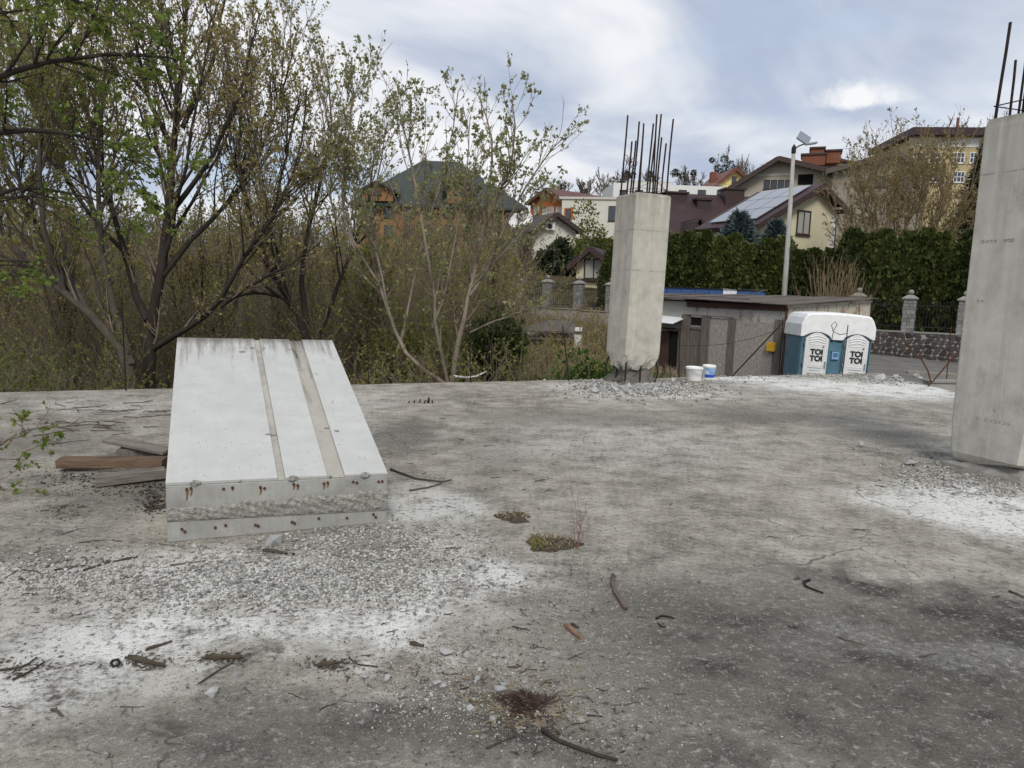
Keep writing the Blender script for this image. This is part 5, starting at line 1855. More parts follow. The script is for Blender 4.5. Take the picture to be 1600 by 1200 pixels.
# big many-stemmed willow on the left
YW = 16.5
make_tree('spreading_willow', 'big spreading many-stemmed tree with a dark forked trunk rising left of the block', 'tree',
          [(P3([(234, 640), (234, 560), (231, 500), (255, 430), (262, 340), (270, 230), (285, 120), (290, 0), (295, -110)], YW, [0, 0, 0, 0, 0, .2, .4, .6, .8]), .16, .02),
           (P3([(231, 500), (212, 470), (200, 400), (165, 300), (140, 190), (110, 60), (100, -60)], YW, [0, .2, .4, .7, 1, 1.2, 1.3]), .10, .015),
           (P3([(240, 545), (290, 515), (345, 480), (370, 410), (430, 340), (470, 240), (480, 130)], YW, [0, -.3, -.6, -.7, -.9, -1, -1.1]), .075, .012),
           (P3([(345, 480), (390, 445), (450, 415), (500, 380)], YW, [-.6, -.8, -1, -1.1]), .045, .01),
           (P3([(262, 340), (300, 290), (340, 230), (380, 130), (405, 20)], YW, [0, -.3, -.5, -.7, -.8]), .07, .012),
           (P3([(255, 430), (300, 370), (345, 330), (400, 260), (440, 150), (462, 60)], YW, [0, .3, .6, .8, 1, 1.2]), .07, .012),
           (P3([(270, 230), (230, 150), (205, 40), (190, -70)], YW, [.2, .4, .6, .8]), .06, .012),
           (P3([(285, 200), (330, 110), (350, 10), (360, -90)], YW, [.3, .5, .7, .8]), .06, .012),
           (P3([(200, 400), (150, 350), (95, 270), (50, 150), (30, 30)], YW, [.4, .7, .9, 1.2, 1.4]), .06, .012)],
          [L(170, .25, .98, .42, .5, .10, .09, 9, .5, .006), L(1700, .1, 1, .40, .5, .10, .12, 5, .5, .003, 1.2), L(8500, .2, 1, .40, .6, .10, .15, 4, .6, .002, .4)],
          (34000, .062, .8, .1, .36), bark_dark, lf_willow, TREES, sides=8, twig_bark=bark_brown)
# leaning trunk further left
make_tree('leaning_tree', 'leaning thick-trunked tree at the far left of the deck edge', 'tree',
          [(P3([(212, 650), (205, 570), (180, 530), (140, 490), (100, 455), (50, 420), (0, 360), (-60, 250)], 15.2), .14, .03),
           (P3([(205, 570), (180, 500), (165, 430), (158, 380), (150, 250), (165, 110), (180, -40)], 15.2, [0, .2, .4, .5, .6, .7, .9]), .10, .015),
           (P3([(100, 455), (70, 380), (60, 260), (70, 120), (60, -20)], 15.2, [0, -.2, -.4, -.5, -.6]), .07, .012),
           (P3([(140, 490), (95, 410), (40, 330), (10, 200), (-10, 60)], 15.2, [0, .3, .6, .9, 1]), .06, .012)],
          [L(110, .25, .98, .42, .55, .08, .10, 9, .5, .006), L(1100, .1, 1, .40, .5, .08, .12, 5, .5, .003, 1.1), L(4200, .2, 1, .40, .6, .08, .15, 4, .6, .002, .4)],
          (19000, .068, .8, .1, .36), bark_grey, lf_olive, TREES, twig_bark=bark_brown)
# dark tree right of the block's top
make_tree('dark_tree', 'dark crooked tree with bare lower limbs rising just behind the right of the block', 'tree',
          [(P3([(505, 640), (492, 560), (478, 505), (445, 465), (410, 400), (385, 330), (372, 240), (380, 120)], 17.5), .13, .015),
           (P3([(478, 505), (470, 440), (478, 370), (500, 290), (520, 200), (510, 100)], 17.5, [0, .2, .4, .5, .6, .7]), .08, .012),
           (P3([(492, 540), (520, 470), (545, 400), (575, 330), (585, 230)], 17.5, [0, .4, .7, .9, 1.1]), .07, .012),
           (P3([(445, 465), (400, 455), (350, 470), (325, 490)], 17.5, [0, -.2, -.4, -.5]), .05, .012),
           (P3([(410, 400), (430, 320), (450, 230), (470, 140)], 17.5, [0, -.3, -.5, -.6]), .06, .012)],
          [L(80, .25, .97, .42, .55, .10, .10, 8, .5, .006), L(800, .1, 1, .40, .5, .10, .12, 5, .5, .003, 1.1), L(2600, .2, 1, .40, .6, .10, .15, 4, .6, .002, .4)],
          (8500, .062, .8, .05, .36), bark_dark, lf_olive, TREES, twig_bark=bark_brown)
# green maple whose boughs reach in from the left
YM = 7.6
make_tree('green_maple', 'tree with fresh bright green leaves whose boughs reach in from the upper left', 'tree',
          [(P3([(-330, 820), (-330, 500), (-300, 200), (-250, -60), (-220, -300)], YM), .16, .05),
           (P3([(-320, 420), (-180, 300), (-60, 220), (20, 195), (90, 205), (165, 218), (235, 250)], YM, [0, 0, 0, -.1, -.2, -.3, -.4]), .05, .006),
           (P3([(-300, 250), (-120, 170), (0, 120), (70, 95), (160, 88), (250, 80), (300, 100)], YM, [0, .1, .2, .3, .3, .2, .1]), .045, .006),
           (P3([(-280, 100), (-120, 40), (20, -20), (110, -30), (190, 10)], YM, [0, -.2, -.4, -.5, -.6]), .045, .006),
           (P3([(-280, 50), (-100, -60), (60, -120), (180, -110)], YM, [0, .3, .5, .6]), .045, .006),
           (P3([(-325, 500), (-180, 400), (-70, 330), (30, 290), (120, 300), (190, 330)], YM, [0, .2, .3, .4, .4, .4]), .04, .006),
           (P3([(-325, 560), (-200, 480), (-100, 430), (0, 400), (70, 410)], YM, [0, -.2, -.3, -.3, -.4]), .04, .006)],
          [L(70, .45, .98, .30, .6, .0, .10, 7, .5, .005, .9), L(420, .2, 1, .55, .6, -.03, .14, 5, .55, .0028, .55), L(1500, .3, 1, .5, .7, -.03, .16, 4, .6, .0018, .25)],
          (8200, .047, .9, .25, .42), bark_dark, lf_green, TREES, twig_bark=bark_dark)
# low seedling reaching over the left of the deck
make_tree('maple_seedling', 'low green-leaved seedling twigs over the deck at the left edge', 'plant',
          [(P3([(-120, 800), (-60, 720), (10, 690), (60, 668), (125, 660)], 5.2, [0, -.1, -.1, -.2, -.2]), .012, .003),
           (P3([(-60, 740), (-10, 755), (30, 765), (70, 762)], 5.1, [0, 0, 0, 0]), .008, .002),
           (P3([(-30, 710), (10, 720), (50, 705), (95, 690)], 5.1, [0, 0, 0, 0]), .008, .002)],
          [L(14, .4, 1, .3, .7, .1, .1, 5, .5, .002, .2), L(36, .3, 1, .6, .7, .1, .1, 4, .6, .0015, .1)],
          (260, .030, .9, .2, .42), bark_brown, lf_green, twig_bark=bark_brown)

# wood behind: individual trees one can tell apart
def simple_tree(px, Y, h, lean, label, bark, leafm, nleaf, lsize, spread=.45, name='young_tree', group='trees of the wood behind', zb=None, nst=4, dens=1.0, r0=.10, up=.1, tip=1.0):
    X = at(px, 450, Y).x
    z = float(terr(X, Y)) - .1 if zb is None else zb
    stems = []
    for k in range(nst):
        a = rnd.uniform(0, 6.28)
        sp = spread * h * rnd.uniform(.25, .6) * (k > 0)
        t = rnd.uniform(.06, .3) if k else 0
        p0 = Vector((X + lean * t * h, Y, z + h * t))
        top = Vector((X + lean * h + sp * math.cos(a), Y + sp * math.sin(a), z + h * rnd.uniform(.78, 1.0)))
        midp = p0.lerp(top, .45) + Vector((math.cos(a), math.sin(a), 0)) * sp * .22
        stems.append(([tuple(p0), tuple(midp), tuple(top)], r0 * (1 if k == 0 else .6), .01))
    return make_tree(name, label, 'tree', stems,
                     [L(int(36 * dens), .2, .97, .42, .55, up, .10, 7, .5, .007 * tip), L(int(330 * dens), .1, 1, .42, .55, up, .12, 5, .5, .004 * tip, 1.3), L(int(1000 * dens), .2, 1, .42, .6, up, .14, 4, .6, .003 * tip, .5)],
                     (int(nleaf), lsize, .8, .05, .36), bark, leafm, group, K0=10, sides=6, twig_bark=bark_brown)


WOOD = [(-40, 21, 6.5, .05), (40, 24, 6.5, .02), (110, 20, 5.5, -.05), (170, 27, 7.0, .0), (300, 23, 5.6, .08), (350, 28, 6.5, -.03), (430, 24, 5.6, .03), (520, 27, 6.0, .0), (600, 22, 4.2, -.06), (660, 28, 4.8, .05), (730, 23, 3.9, .02), (790, 26, 4.0, -.03), (560, 20, 4.0, .1)]
words = ['slim', 'tall grey', 'olive', 'tall straight', 'bushy', 'brownish', 'twiggy', 'thin', 'low leaning', 'spreading', 'short', 'small', 'crooked']
where = ['at the far left of the wood', 'behind the leaning trunk', 'left of the dark forked trunk', 'behind the dark forked trunk', 'behind the left half of the block', 'behind the middle of the block', 'behind the right edge of the block', 'below the left end of the green roof', 'left of the pale-barked stems', 'under the green roof ridge', 'right of the pale-barked stems', 'below the right end of the green roof', 'just beyond the rod by the block']
for (px, Y, h, ln), a, b in zip(WOOD, words, where):
    simple_tree(px, Y, h, ln, '%s spring tree %s' % (a, b), rnd.choice([bark_grey, bark_dark, bark_brown]), lf_olive if rnd.random() < .5 else lf_willow, 3600, .075, dens=.8)

for px, Y, h, lb in ((575, 31, 6.0, 'twiggy tree screening the left end of the green-roofed building'), (640, 33, 6.4, 'twiggy tree screening the middle of the green-roofed building'), (700, 30, 5.4, 'twiggy tree below the roof ridge of the green-roofed building'), (765, 34, 6.0, 'twiggy tree screening the right end of the green-roofed building')):
    simple_tree(px, Y, h, .02, lb, bark_brown, lf_willow, 3800, .07, .6, nst=6, dens=1.1, r0=.06, tip=1.3)

# undergrowth: too many stems to count
def brush(name, label, cat, nclump, box, hmin, hmax, nst, nsub, nleaf, lsize, bark, leafm, rs=.012, lean=.35, where_=None):
    n = nclump
    X = RNG.uniform(box[0], box[1], n * 3)
    Y = RNG.uniform(box[2], box[3], n * 3)
    if where_ is not None:
        k = where_(X, Y)
        X, Y = X[k], Y[k]
    X, Y = X[:n], Y[:n]
    n = len(X)
    Z = terr(X, Y)
    B = np.repeat(np.stack([X, Y, Z], 1), nst, 0)
    m = len(B)
    B[:, :2] += RNG.normal(size=(m, 2)) * .25
    d = unit(np.stack([RNG.normal(size=m) * lean, RNG.normal(size=m) * lean, np.ones(m)], 1))
    h = RNG.uniform(hmin, hmax, m)
    K = 6
    pts = [B]
    for k in range(K - 1):
        d = unit(d + .13 * RNG.normal(size=(m, 3)))
        pts.append(pts[-1] + d * (h / (K - 1))[:, None])
    P = np.stack(pts, 1)
    Rd = np.linspace(1, .25, K)[None] * rs * RNG.uniform(.6, 1.4, m)[:, None]
    P2, R2 = spawn(P, Rd, nsub, .15, 1, .45, .7, .06, .15, 5, .5, .0035, 1.2)
    v, f = merge([tubes(P, Rd, 4), tubes(P2, R2, 3)])
    root = empty(name, (float(X.mean()), float(Y.mean()), float(Z.mean())), 0, label, cat)
    root['kind'] = 'stuff'
    off = np.array(root.location)
    o1 = link('stems', fast_mesh('stems', v - off, f), bark, root)
    o1['kind'] = 'stuff'
    lv_, lf_ = leaves_on(P2, nleaf, lsize, .9, .05, .1, .42)
    o2 = link('leaves', fast_mesh('leaves', lv_ - off, lf_), leafm, root)
    o2['kind'] = 'stuff'
    return root


edge_y = lambda X: EA.y + (X - EA.x) * EDGE_DIR.y / EDGE_DIR.x
brush('near_undergrowth', 'low olive brown undergrowth just beyond the deck edge', 'undergrowth', 330, (-16, 1.2, 9, 16), .8, 2.1, 4, 5000, 42000, .048, bark_brown, lf_olive,
      where_=lambda X, Y: (Y > edge_y(X) + 1.0) & (Y < 15.4))
brush('green_undergrowth', 'greener leafy undergrowth below the trees at far left', 'undergrowth', 150, (-16, -6.5, 9, 16), 1.0, 2.8, 4, 2600, 34000, .05, bark_brown, lf_shrub,
      where_=lambda X, Y: (Y > edge_y(X) + 1.0) & (Y < 15.6) & (X < -.5 * Y))
brush('middle_undergrowth', 'taller tangled undergrowth between the trunks beyond the deck', 'undergrowth', 330, (-18, 1.2, 17.4, 24), 2.0, 3.9, 4, 5500, 36000, .055, bark_brown, lf_olive,
      where_=lambda X, Y: (X > -Y * .85) & (X < 0))
brush('far_undergrowth', 'tangled brown scrub of the wood further back', 'undergrowth', 620, (-34, 6, 20, 46), 2.6, 5.2, 4, 9000, 50000, .075, bark_brown, lf_hill, .016,
      where_=lambda X, Y: (X < Y * -.005) & (X > -Y * .85))
brush('slope_scrub', 'thin yellowish scrub on the slope between wood and fence', 'undergrowth', 75, (-.5, 5.2, 17, 34), .4, 1.3, 5, 1700, 4000, .06, bark_tan, lf_willow, .008,
      where_=lambda X, Y: (X < Y * .13 + .4) & (X > Y * .01 - .2) & ((X - 1.7) ** 2 + (Y - 27) ** 2 > 3))
brush('distant_wood', 'hazy bare wood closing the view at the far left', 'wood', 700, (-110, 10, 55, 120), 3, 6.5, 3, 9000, 22000, .26, bark_grey, lf_hill, .05, .25,
      where_=lambda X, Y: (X < -Y * .28) | (Y > 96) & (X < Y * .0))
brush('hill_scrub', 'brown scrub and gardens between the houses on the hill', 'undergrowth', 420, (2, 75, 44, 130), .8, 2.6, 4, 6000, 15000, .16, bark_brown, lf_hill, .02,
      where_=lambda X, Y: (X > Y * .03) & (Y > 62))

# grass on the slope and rough verge
def grass(name, label, n, box, h, m, where_):
    X = RNG.uniform(box[0], box[1], n * 3)
    Y = RNG.uniform(box[2], box[3], n * 3)
    k = where_(X, Y)
    X, Y = X[k][:n], Y[k][:n]
    n = len(X)
    c = np.stack([X, Y, terr(X, Y) - .02], 1)
    d = np.stack([RNG.normal(size=n) * .4, RNG.normal(size=n) * .4, np.ones(n)], 1)
    s_ = h * RNG.uniform(.5, 1.4, n)
    v, f = leaf_quads(c, d, s_, s_ * .045)
    tag(link(name, fast_mesh(name, v, f), m), label, 'grass', kind='stuff')


grass('slope_grass', 'dry yellow and green grass on the slope beyond the deck', 26000, (-4, 7, 14.5, 36), .28, lf_dead, lambda X, Y: (Y > edge_y(X) + .8) & (X < 3.2 + Y * .1))
grass('green_grass', 'fresh green grass tufts on the slope beyond the deck', 16000, (-3, 6, 14.5, 30), .22, lf_bush, lambda X, Y: (Y > edge_y(X) + .8) & (X < 3 + Y * .1) & (np.sin(X * 2.1) + np.cos(Y * 1.3) > .2))


# leafy bush builder: leaf faces through an uneven volume of lobes, plus stems
def leafy(name, label, cat, px, Y, zbase, rx, ry, rz, n, lsize, leafm, bark, group=None, lobes=9, wid=.4, cone=False, parent_loc=None, droop=0.0, inner=.35):
    X = at(px, 450, Y).x
    z = float(terr(X, Y)) - .05 if zbase is None else zbase
    root = empty(name, (X, Y, z), 0, label, cat, group)
    if cone:
        t = RNG.random(n) ** 1.35
        a = RNG.random(n) * 2 * np.pi
        env = (1 - t) ** .85 * (1 + .16 * np.sin(a * 3 + t * 9) + .12 * np.sin(a * 7 - t * 23))
        q = inner + (1 - inner) * RNG.random(n) ** .5
        c = np.stack([rx * env * q * np.cos(a), ry * env * q * np.sin(a), rz * (.03 + .97 * t)], 1)
        d = np.stack([np.cos(a), np.sin(a), np.full(n, .25 - droop)], 1) + .35 * RNG.normal(size=(n, 3))
    else:
        lc = RNG.normal(size=(lobes, 3)) * np.array([rx, ry, rz]) * .42
        lr_ = RNG.uniform(.34, .6, lobes)
        li = RNG.integers(0, lobes, n)
        u = unit(RNG.normal(size=(n, 3)))
        q = (inner + (1 - inner) * RNG.random(n) ** .5)[:, None]
        c = lc[li] + u * q * lr_[li][:, None] * np.array([rx, ry, rz])
        c[:, 2] = np.abs(c[:, 2] + rz * .75) + .02
        d = u + np.array([0, 0, .4 - droop]) + .5 * RNG.normal(size=(n, 3))
    s_ = lsize * RNG.uniform(.55, 1.5, n)
    v, f = leaf_quads(c, d, s_, s_ * wid)
    link('crown', fast_mesh('crown', v, f), leafm, root)
    st = RNG.integers(0, n, 26 if not cone else 14)
    P = np.stack([np.stack([np.array([0, 0, 0.]) * (1 - t_) + (c[i] * np.array([t_ ** 1.4, t_ ** 1.4, t_])) for t_ in np.linspace(0, .95, 5)]) for i in st])
    if cone:
        P = np.concatenate([P, np.stack([np.stack([np.array([0, 0, rz * .96 * t_]) for t_ in np.linspace(0, 1, 5)])])])
    v, f = tubes(P, np.linspace(1, .3, 5)[None] * np.full((len(P), 1), .022 * max(1, rz * .6)), 5)
    link('trunk', fast_mesh('trunk', v, f, True), bark, root)
    return root


# thuja hedge: each tree on its own, three crown meshes shared
def thuja_mesh(seed, n=3800):
    t = RNG.random(n) ** .9
    a = RNG.random(n) * 2 * np.pi
    env = np.where(t < .62, 1 - .12 * (t / .62), .88 * np.maximum(0.03, 1 - (t - .62) / .38) ** .55)
    env = env * (1 + .13 * np.sin(a * 3 + t * 11 + seed) + .10 * np.sin(a * 6 - t * 27 + seed * 2) + .06 * RNG.normal(size=n))
    q = .62 + .42 * RNG.random(n) ** .6
    c = np.stack([.74 * env * q * np.cos(a), .74 * env * q * np.sin(a), 5.0 * t], 1)
    d = np.stack([np.cos(a) * .7, np.sin(a) * .7, np.full(n, 1.3)], 1) + .35 * RNG.normal(size=(n, 3))
    s_ = RNG.uniform(.10, .26, n)
    v1, f1 = leaf_quads(c, d, s_, s_ * .34)
    # lumpy heart of the crown so that it is closed
    K, S = 14, 12
    V = []
    for k in range(K):
        tt = k / (K - 1)
        e = (1 - .12 * tt / .62) if tt < .62 else .88 * max(0.02, 1 - (tt - .62) / .38) ** .55
        for s2 in range(S):
            aa = s2 * 2 * math.pi / S
            r_ = .74 * .60 * e * (1 + .14 * math.sin(aa * 3 + tt * 11 + seed) + rnd.uniform(-.08, .08)) + .01
            V.append((r_ * math.cos(aa), r_ * math.sin(aa), 4.8 * tt))
    F = [(k * S + s2, k * S + (s2 + 1) % S, (k + 1) * S + (s2 + 1) % S, (k + 1) * S + s2) for k in range(K - 1) for s2 in range(S)]
    v, f = merge([(v1, f1), (np.array(V), np.array(F))])
    return fast_mesh('thuja_crown', v, f)


thm = [thuja_mesh(k) for k in range(4)]
tr_me = MB().tube([(0, 0, -.3), (0, 0, .6), (0, 0, 2.4)], [.10, .08, .04], 6).mesh('thuja_trunk')
HB0 = Vector((23.6, 25.64, 0))
n_h = 32
ORD = {}
NTH = ['first', 'second', 'third', 'fourth', 'fifth', 'sixth', 'seventh', 'eighth', 'ninth', 'tenth', 'eleventh', 'twelfth', 'thirteenth', 'fourteenth', 'fifteenth', 'sixteenth']
for k in range(n_h):
    t_ = k * .72
    p = HB0 + FD * t_ + Vector((rnd.uniform(-.1, .1), rnd.uniform(-.15, .15), 0))
    z = float(terr(p.x, p.y)) - .1
    pxk = 800 + FPX * p.x / p.y
    if pxk < 1010:
        continue
    pos = 'left of the lamp pole' if pxk < 1222 else ('between lamp pole and tan tree' if pxk < 1400 else 'behind the iron fence')
    ORD[pos] = ORD.get(pos, 0) + 1
    tt = empty('thuja', (p.x, p.y, z), rnd.uniform(0, 6.28), '%s thuja from the right in the tall hedge %s' % (NTH[ORD[pos] - 1], pos), 'thuja', 'thujas of the tall hedge')
    ht = 4.8 * rnd.uniform(.96, 1.05) if pxk > 1285 else 4.2 * rnd.uniform(.95, 1.06)
    if 1215 < pxk < 1285:
        ht *= .90
    s_ = (rnd.uniform(1.1, 1.35), rnd.uniform(1.1, 1.35), ht / 5.0)
    link('crown', thm[k % 4], lf_thuja, tt, scale=s_)
    link('trunk', tr_me, bark_brown, tt)
p = at(950, 470, 36)
for k, (px, Y, h) in enumerate(((953, 38.0, 3.3),)):
    X = at(px, 450, Y).x
    tt = empty('thuja', (X, Y, float(terr(X, Y))), 0, 'narrow thuja just left of the middle column by the small cream house', 'thuja', 'thujas beside the small cream house')
    link('crown', thm[k], lf_thuja, tt, scale=(.8, .8, h / 5))
    link('trunk', tr_me, bark_brown, tt)

CON = 'conifers behind the hedge'
leafy('blue_spruce', 'blue-grey spruce in front of the maroon roof, larger of the two', 'spruce', 1148, 38.5, None, 2.6, 2.6, at(1147, 332, 38.5).z - float(terr(at(1148, 450, 38.5).x, 38.5)), 12000, .34, lf_spruce, bark_brown, CON, cone=True, wid=.13)
leafy('blue_spruce', 'blue-grey spruce beside the lamp pole, smaller of the two', 'spruce', 1206, 38.0, None, 2.2, 2.2, at(1200, 345, 38).z - float(terr(at(1203, 450, 38).x, 38)), 9000, .32, lf_spruce, bark_brown, CON, cone=True, wid=.13)
leafy('dark_fir', 'tall dark fir beside the right column', 'fir', 1524, 40, None, 2.0, 2.0, at(1524, 205, 40).z - float(terr(at(1524, 450, 40).x, 40)), 12000, .36, lf_fir, bark_brown, CON, cone=True, wid=.12, droop=.3)
leafy('green_tree', 'fresh green leafy tree in front of the cream flat-roofed block', 'tree', 925, 52, None, 2.2, 1.6, 2.3, 4200, .17, lf_shrub, bark_brown, 'garden bushes', inner=.1, lobes=16)
leafy('dark_bush', 'dark evergreen bush below the white gabled house', 'bush', 866, 50, None, 1.3, 1.1, 1.25, 3800, .22, lf_fir, bark_brown, 'garden bushes', lobes=12)
leafy('green_bush', 'low bright green bush at the foot of the slope left of the middle column', 'bush', 930, 17.2, -1.1, .85, .7, .62, 2600, .09, lf_bush, bark_brown, 'garden bushes', lobes=12)
leafy('ivy_bush', 'dark green ivy mass right of the pale-barked stems', 'bush', 782, 18.5, None, .75, .7, 1.25, 3000, .11, lf_thuja, bark_brown, 'garden bushes', lobes=14, inner=.15)
leafy('olive_bush', 'olive leafy bush between the pale-barked stems', 'bush', 640, 18.5, None, 1.5, .9, 1.5, 3600, .10, lf_olive, bark_brown, 'garden bushes', lobes=14, inner=.15)
simple_tree(776, 40, 3.7, .0, 'bare purplish tree in front of the green-roofed building', bark_brown, lf_purple, 2600, .10, name='purplish_tree', dens=1.4, nst=6)
simple_tree(822, 46, 3.2, .0, 'bare brown garden tree left of the dark evergreen bush', bark_brown, lf_purple, 1500, .10, name='bare_garden_tree', dens=1.2, nst=6)

# tan spring tree right, the bare fountain shrub before the hedge
def px_tree(name, label, px, Y, ztop_py, rad_px, nst, bark, leafm, nleaf, lsize, levels, r0, group=None, zb=None, cat='tree'):
    X = at(px, 450, Y).x
    z = float(terr(X, Y)) - .1 if zb is None else zb
    H_ = at(px, ztop_py, Y).z - z
    rad = rad_px / FPX * Y
    stems = []
    for k in range(nst):
        a = 2 * math.pi * (k + rnd.uniform(-.3, .3)) / nst
        q = rnd.uniform(.35, 1.0)
        hh = H_ * (1 - .42 * q ** 2) * rnd.uniform(.88, 1.03)
        e = Vector((X + rad * q * math.cos(a), Y + rad * q * math.sin(a) * .8, z + hh))
        b0 = Vector((X + .12 * math.cos(a), Y + .12 * math.sin(a), z))
        midp = b0.lerp(e, .45) + Vector((math.cos(a), math.sin(a), 0)) * rad * q * .10
        stems.append(([tuple(b0), tuple(midp), tuple(e)], r0, .008))
    return make_tree(name, label, cat, stems, levels, (nleaf, lsize, .8, .0, .36), bark, leafm, group, K0=10, sides=6)


px_tree('tan_spring_tree', 'broad tan-coloured tree in bud above the hedge at right', 1405, 37, 186, 130, 16, bark_tan, lf_tan, 30000, .075,
        [L(110, .2, .97, .42, .5, .12, .10, 7, .5, .010), L(1300, .1, 1, .42, .55, .10, .12, 5, .5, .006, 1.4), L(4200, .2, 1, .42, .6, .10, .14, 4, .6, .0045, .55)], .08, TREES)
px_tree('bare_shrub', 'bare brown fountain-shaped shrub in front of the hedge', 1302, 26.8, 396, 62, 34, bark_tan, lf_tan, 120, .04,
        [L(120, .25, .97, .45, .35, .10, .06, 6, .6, .004), L(420, .2, 1, .5, .4, .10, .08, 4, .6, .003, .6)], .014, 'garden bushes', cat='shrub')

# bare hilltop trees, some with mistletoe balls
for k, (px, py, Y, bl_) in enumerate(((908, 285, 120, 2), (940, 276, 118, 3), (968, 258, 122, 5), (1052, 262, 120, 6), (1085, 275, 126, 0), (1122, 240, 118, 8), (1180, 268, 124, 0), (1205, 262, 126, 0), (1010, 268, 130, 2), (1530, 196, 112, 0), (1440, 198, 112, 0), (870, 288, 126, 1))):
    X = at(px, 400, Y).x
    z = float(terr(X, Y)) - .3
    h = max(5.0, at(px, py, Y).z - z)
    t_ = simple_tree(px, Y, h, 0, ['bare hilltop tree with %s' % ('a few' if bl_ < 4 else 'many') + ' dark mistletoe balls', 'bare hilltop tree without mistletoe'][bl_ == 0] + ' above ' + ['the orange house', 'the flat cream block', 'the left edge of the column top', 'the right edge of the column top', 'the white long building', 'the yellow house', 'the maroon roof', 'the beige roof', 'the column top centre', 'the apartment roof', 'the tan tree', 'the left of the orange house'][k],
                     bark_grey, lf_hill, 70, .16, .5, 'bare_hill_tree', 'bare trees on the hilltop', nst=6, dens=.8, r0=.16, up=.12, tip=7.0)
    for q in range(bl_):
        c0 = np.array([rnd.gauss(0, h * .13), rnd.gauss(0, h * .1), h * rnd.uniform(.6, .95)])
        n = 150
        u = unit(RNG.normal(size=(n, 3)))
        rr_ = rnd.uniform(.30, .60)
        v, f = leaf_quads(c0 + u * rr_ * RNG.random((n, 1)) ** .4, u, np.full(n, .3), np.full(n, .07))
        link('mistletoe', fast_mesh('mistletoe', v, f), lf_mistle, t_)

# ------------------------------------------------------------------ rubble, chips, twigs on the deck
def ico(sub):
    import bmesh
    bm = bmesh.new()
    bmesh.ops.create_icosphere(bm, subdivisions=sub, radius=1)
    V = np.array([v.co[:] for v in bm.verts])
    bm.faces.ensure_lookup_table()
    F = np.array([[v.index for v in f.verts] for f in bm.faces])
    bm.free()
    return V, F


I1, I2 = ico(1), ico(2)


def rock_shape(base, amp=.35):
    V = base[0].copy()
    for _ in range(11):        # chop flats into the ball: broken faces
        nrm = unit(RNG.normal(size=3))
        dd = RNG.uniform(.28, .7)
        k = V @ nrm
        V = V - np.maximum(0, k - dd)[:, None] * nrm
    V = V * (1 + .10 * RNG.normal(size=(len(V), 1)) * amp)
    return V * RNG.uniform(.6, 1.15, 3)


def chips(name, label, n, spots, smin, smax, m, inside=None, power=2.4):
    """spots: (px, py, sx, sy, weight) gaussian patches on the deck"""
    wts = np.array([s_[4] for s_ in spots], float)
    ii = RNG.choice(len(spots), n, p=wts / wts.sum())
    sp = np.array([s_[:4] for s_ in spots], float)[ii]
    px = sp[:, 0] + sp[:, 2] * RNG.normal(size=n)
    py = sp[:, 1] + sp[:, 3] * RNG.normal(size=n)
    d = np.array(FWD)[None] + np.array(RGT)[None] * ((px - 800) / FPX)[:, None] + np.array(UPV)[None] * ((600 - py) / FPX)[:, None]
    ok = d[:, 2] < -.06
    d = d[ok]
    g = d * (-EYE / d[:, 2])[:, None]
    X, Y = g[:, 0], g[:, 1]
    k = (Y < edge_y(X) - .05) & (Y > .4) & (X < 8.0)
    # keep clear of block and column feet
    bl = np.array([[FL.x, FL.y], [FR.x, FR.y], [TBR.x, TBR.y], [TBL.x, TBL.y]])
    ins = np.ones(len(X), bool)
    for a in range(4):
        p, q = bl[a], bl[(a + 1) % 4]
        ins &= ((q[0] - p[0]) * (Y - p[1]) - (q[1] - p[1]) * (X - p[0])) > 0
    k &= ~ins
    X, Y = X[k], Y[k]
    n = len(X)
    s_ = smin + (smax - smin) * RNG.random(n) ** power
    shapes = np.stack([rock_shape(I1) for _ in range(16)])
    S = shapes[RNG.integers(0, 16, n)] * s_[:, None, None]
    a = RNG.random(n) * 6.283
    ca, sa = np.cos(a)[:, None], np.sin(a)[:, None]
    V = np.stack([S[:, :, 0] * ca - S[:, :, 1] * sa, S[:, :, 0] * sa + S[:, :, 1] * ca, S[:, :, 2] * .7], -1)
    V[:, :, 0] += X[:, None]
    V[:, :, 1] += Y[:, None]
    V[:, :, 2] += (s_ * .35)[:, None]
    nv = shapes.shape[1]
    F = (I1[1][None] + (np.arange(n) * nv)[:, None, None]).reshape(-1, 3)
    tag(link(name, fast_mesh(name, V.reshape(-1, 3), F), m), label, 'gravel', kind='stuff')


chips('block_gravel', 'pale crushed concrete gravel spread in front of the block', 19000,
      [(480, 895, 110, 22, 3), (600, 860, 80, 20, 2.4), (400, 920, 140, 24, 2), (690, 880, 50, 26, 1), (560, 925, 90, 16, 1.3), (100, 895, 90, 22, 1.2), (300, 900, 110, 26, 1.0), (560, 828, 70, 8, .8), (240, 940, 120, 18, .5)], .002, .021, chip_mat, power=3.4)
chips('centre_gravel', 'small mixed gravel and crumbs in the foreground', 11000,
      [(720, 1060, 80, 36, 2.5), (650, 1090, 60, 30, 1), (820, 1090, 90, 36, 1.2), (700, 1010, 50, 16, 1), (880, 900, 80, 26, 1.0), (830, 940, 70, 14, 1.0), (960, 900, 60, 20, .7), (1000, 1020, 140, 60, 1.0), (1010, 860, 110, 40, .7), (900, 1130, 110, 40, 1)], .0018, .0095, chip_mat, power=3.2)
chips('scattered_grit', 'fine grit scattered over the whole deck', 12000,
      [(500, 1050, 350, 110, 2), (1200, 950, 260, 130, 2.2), (1000, 750, 300, 90, 1.6), (200, 760, 150, 80, 1), (800, 900, 400, 150, 2), (300, 660, 200, 25, .4), (1250, 680, 180, 40, .6)], .0015, .008, chip_dark, power=3.2)
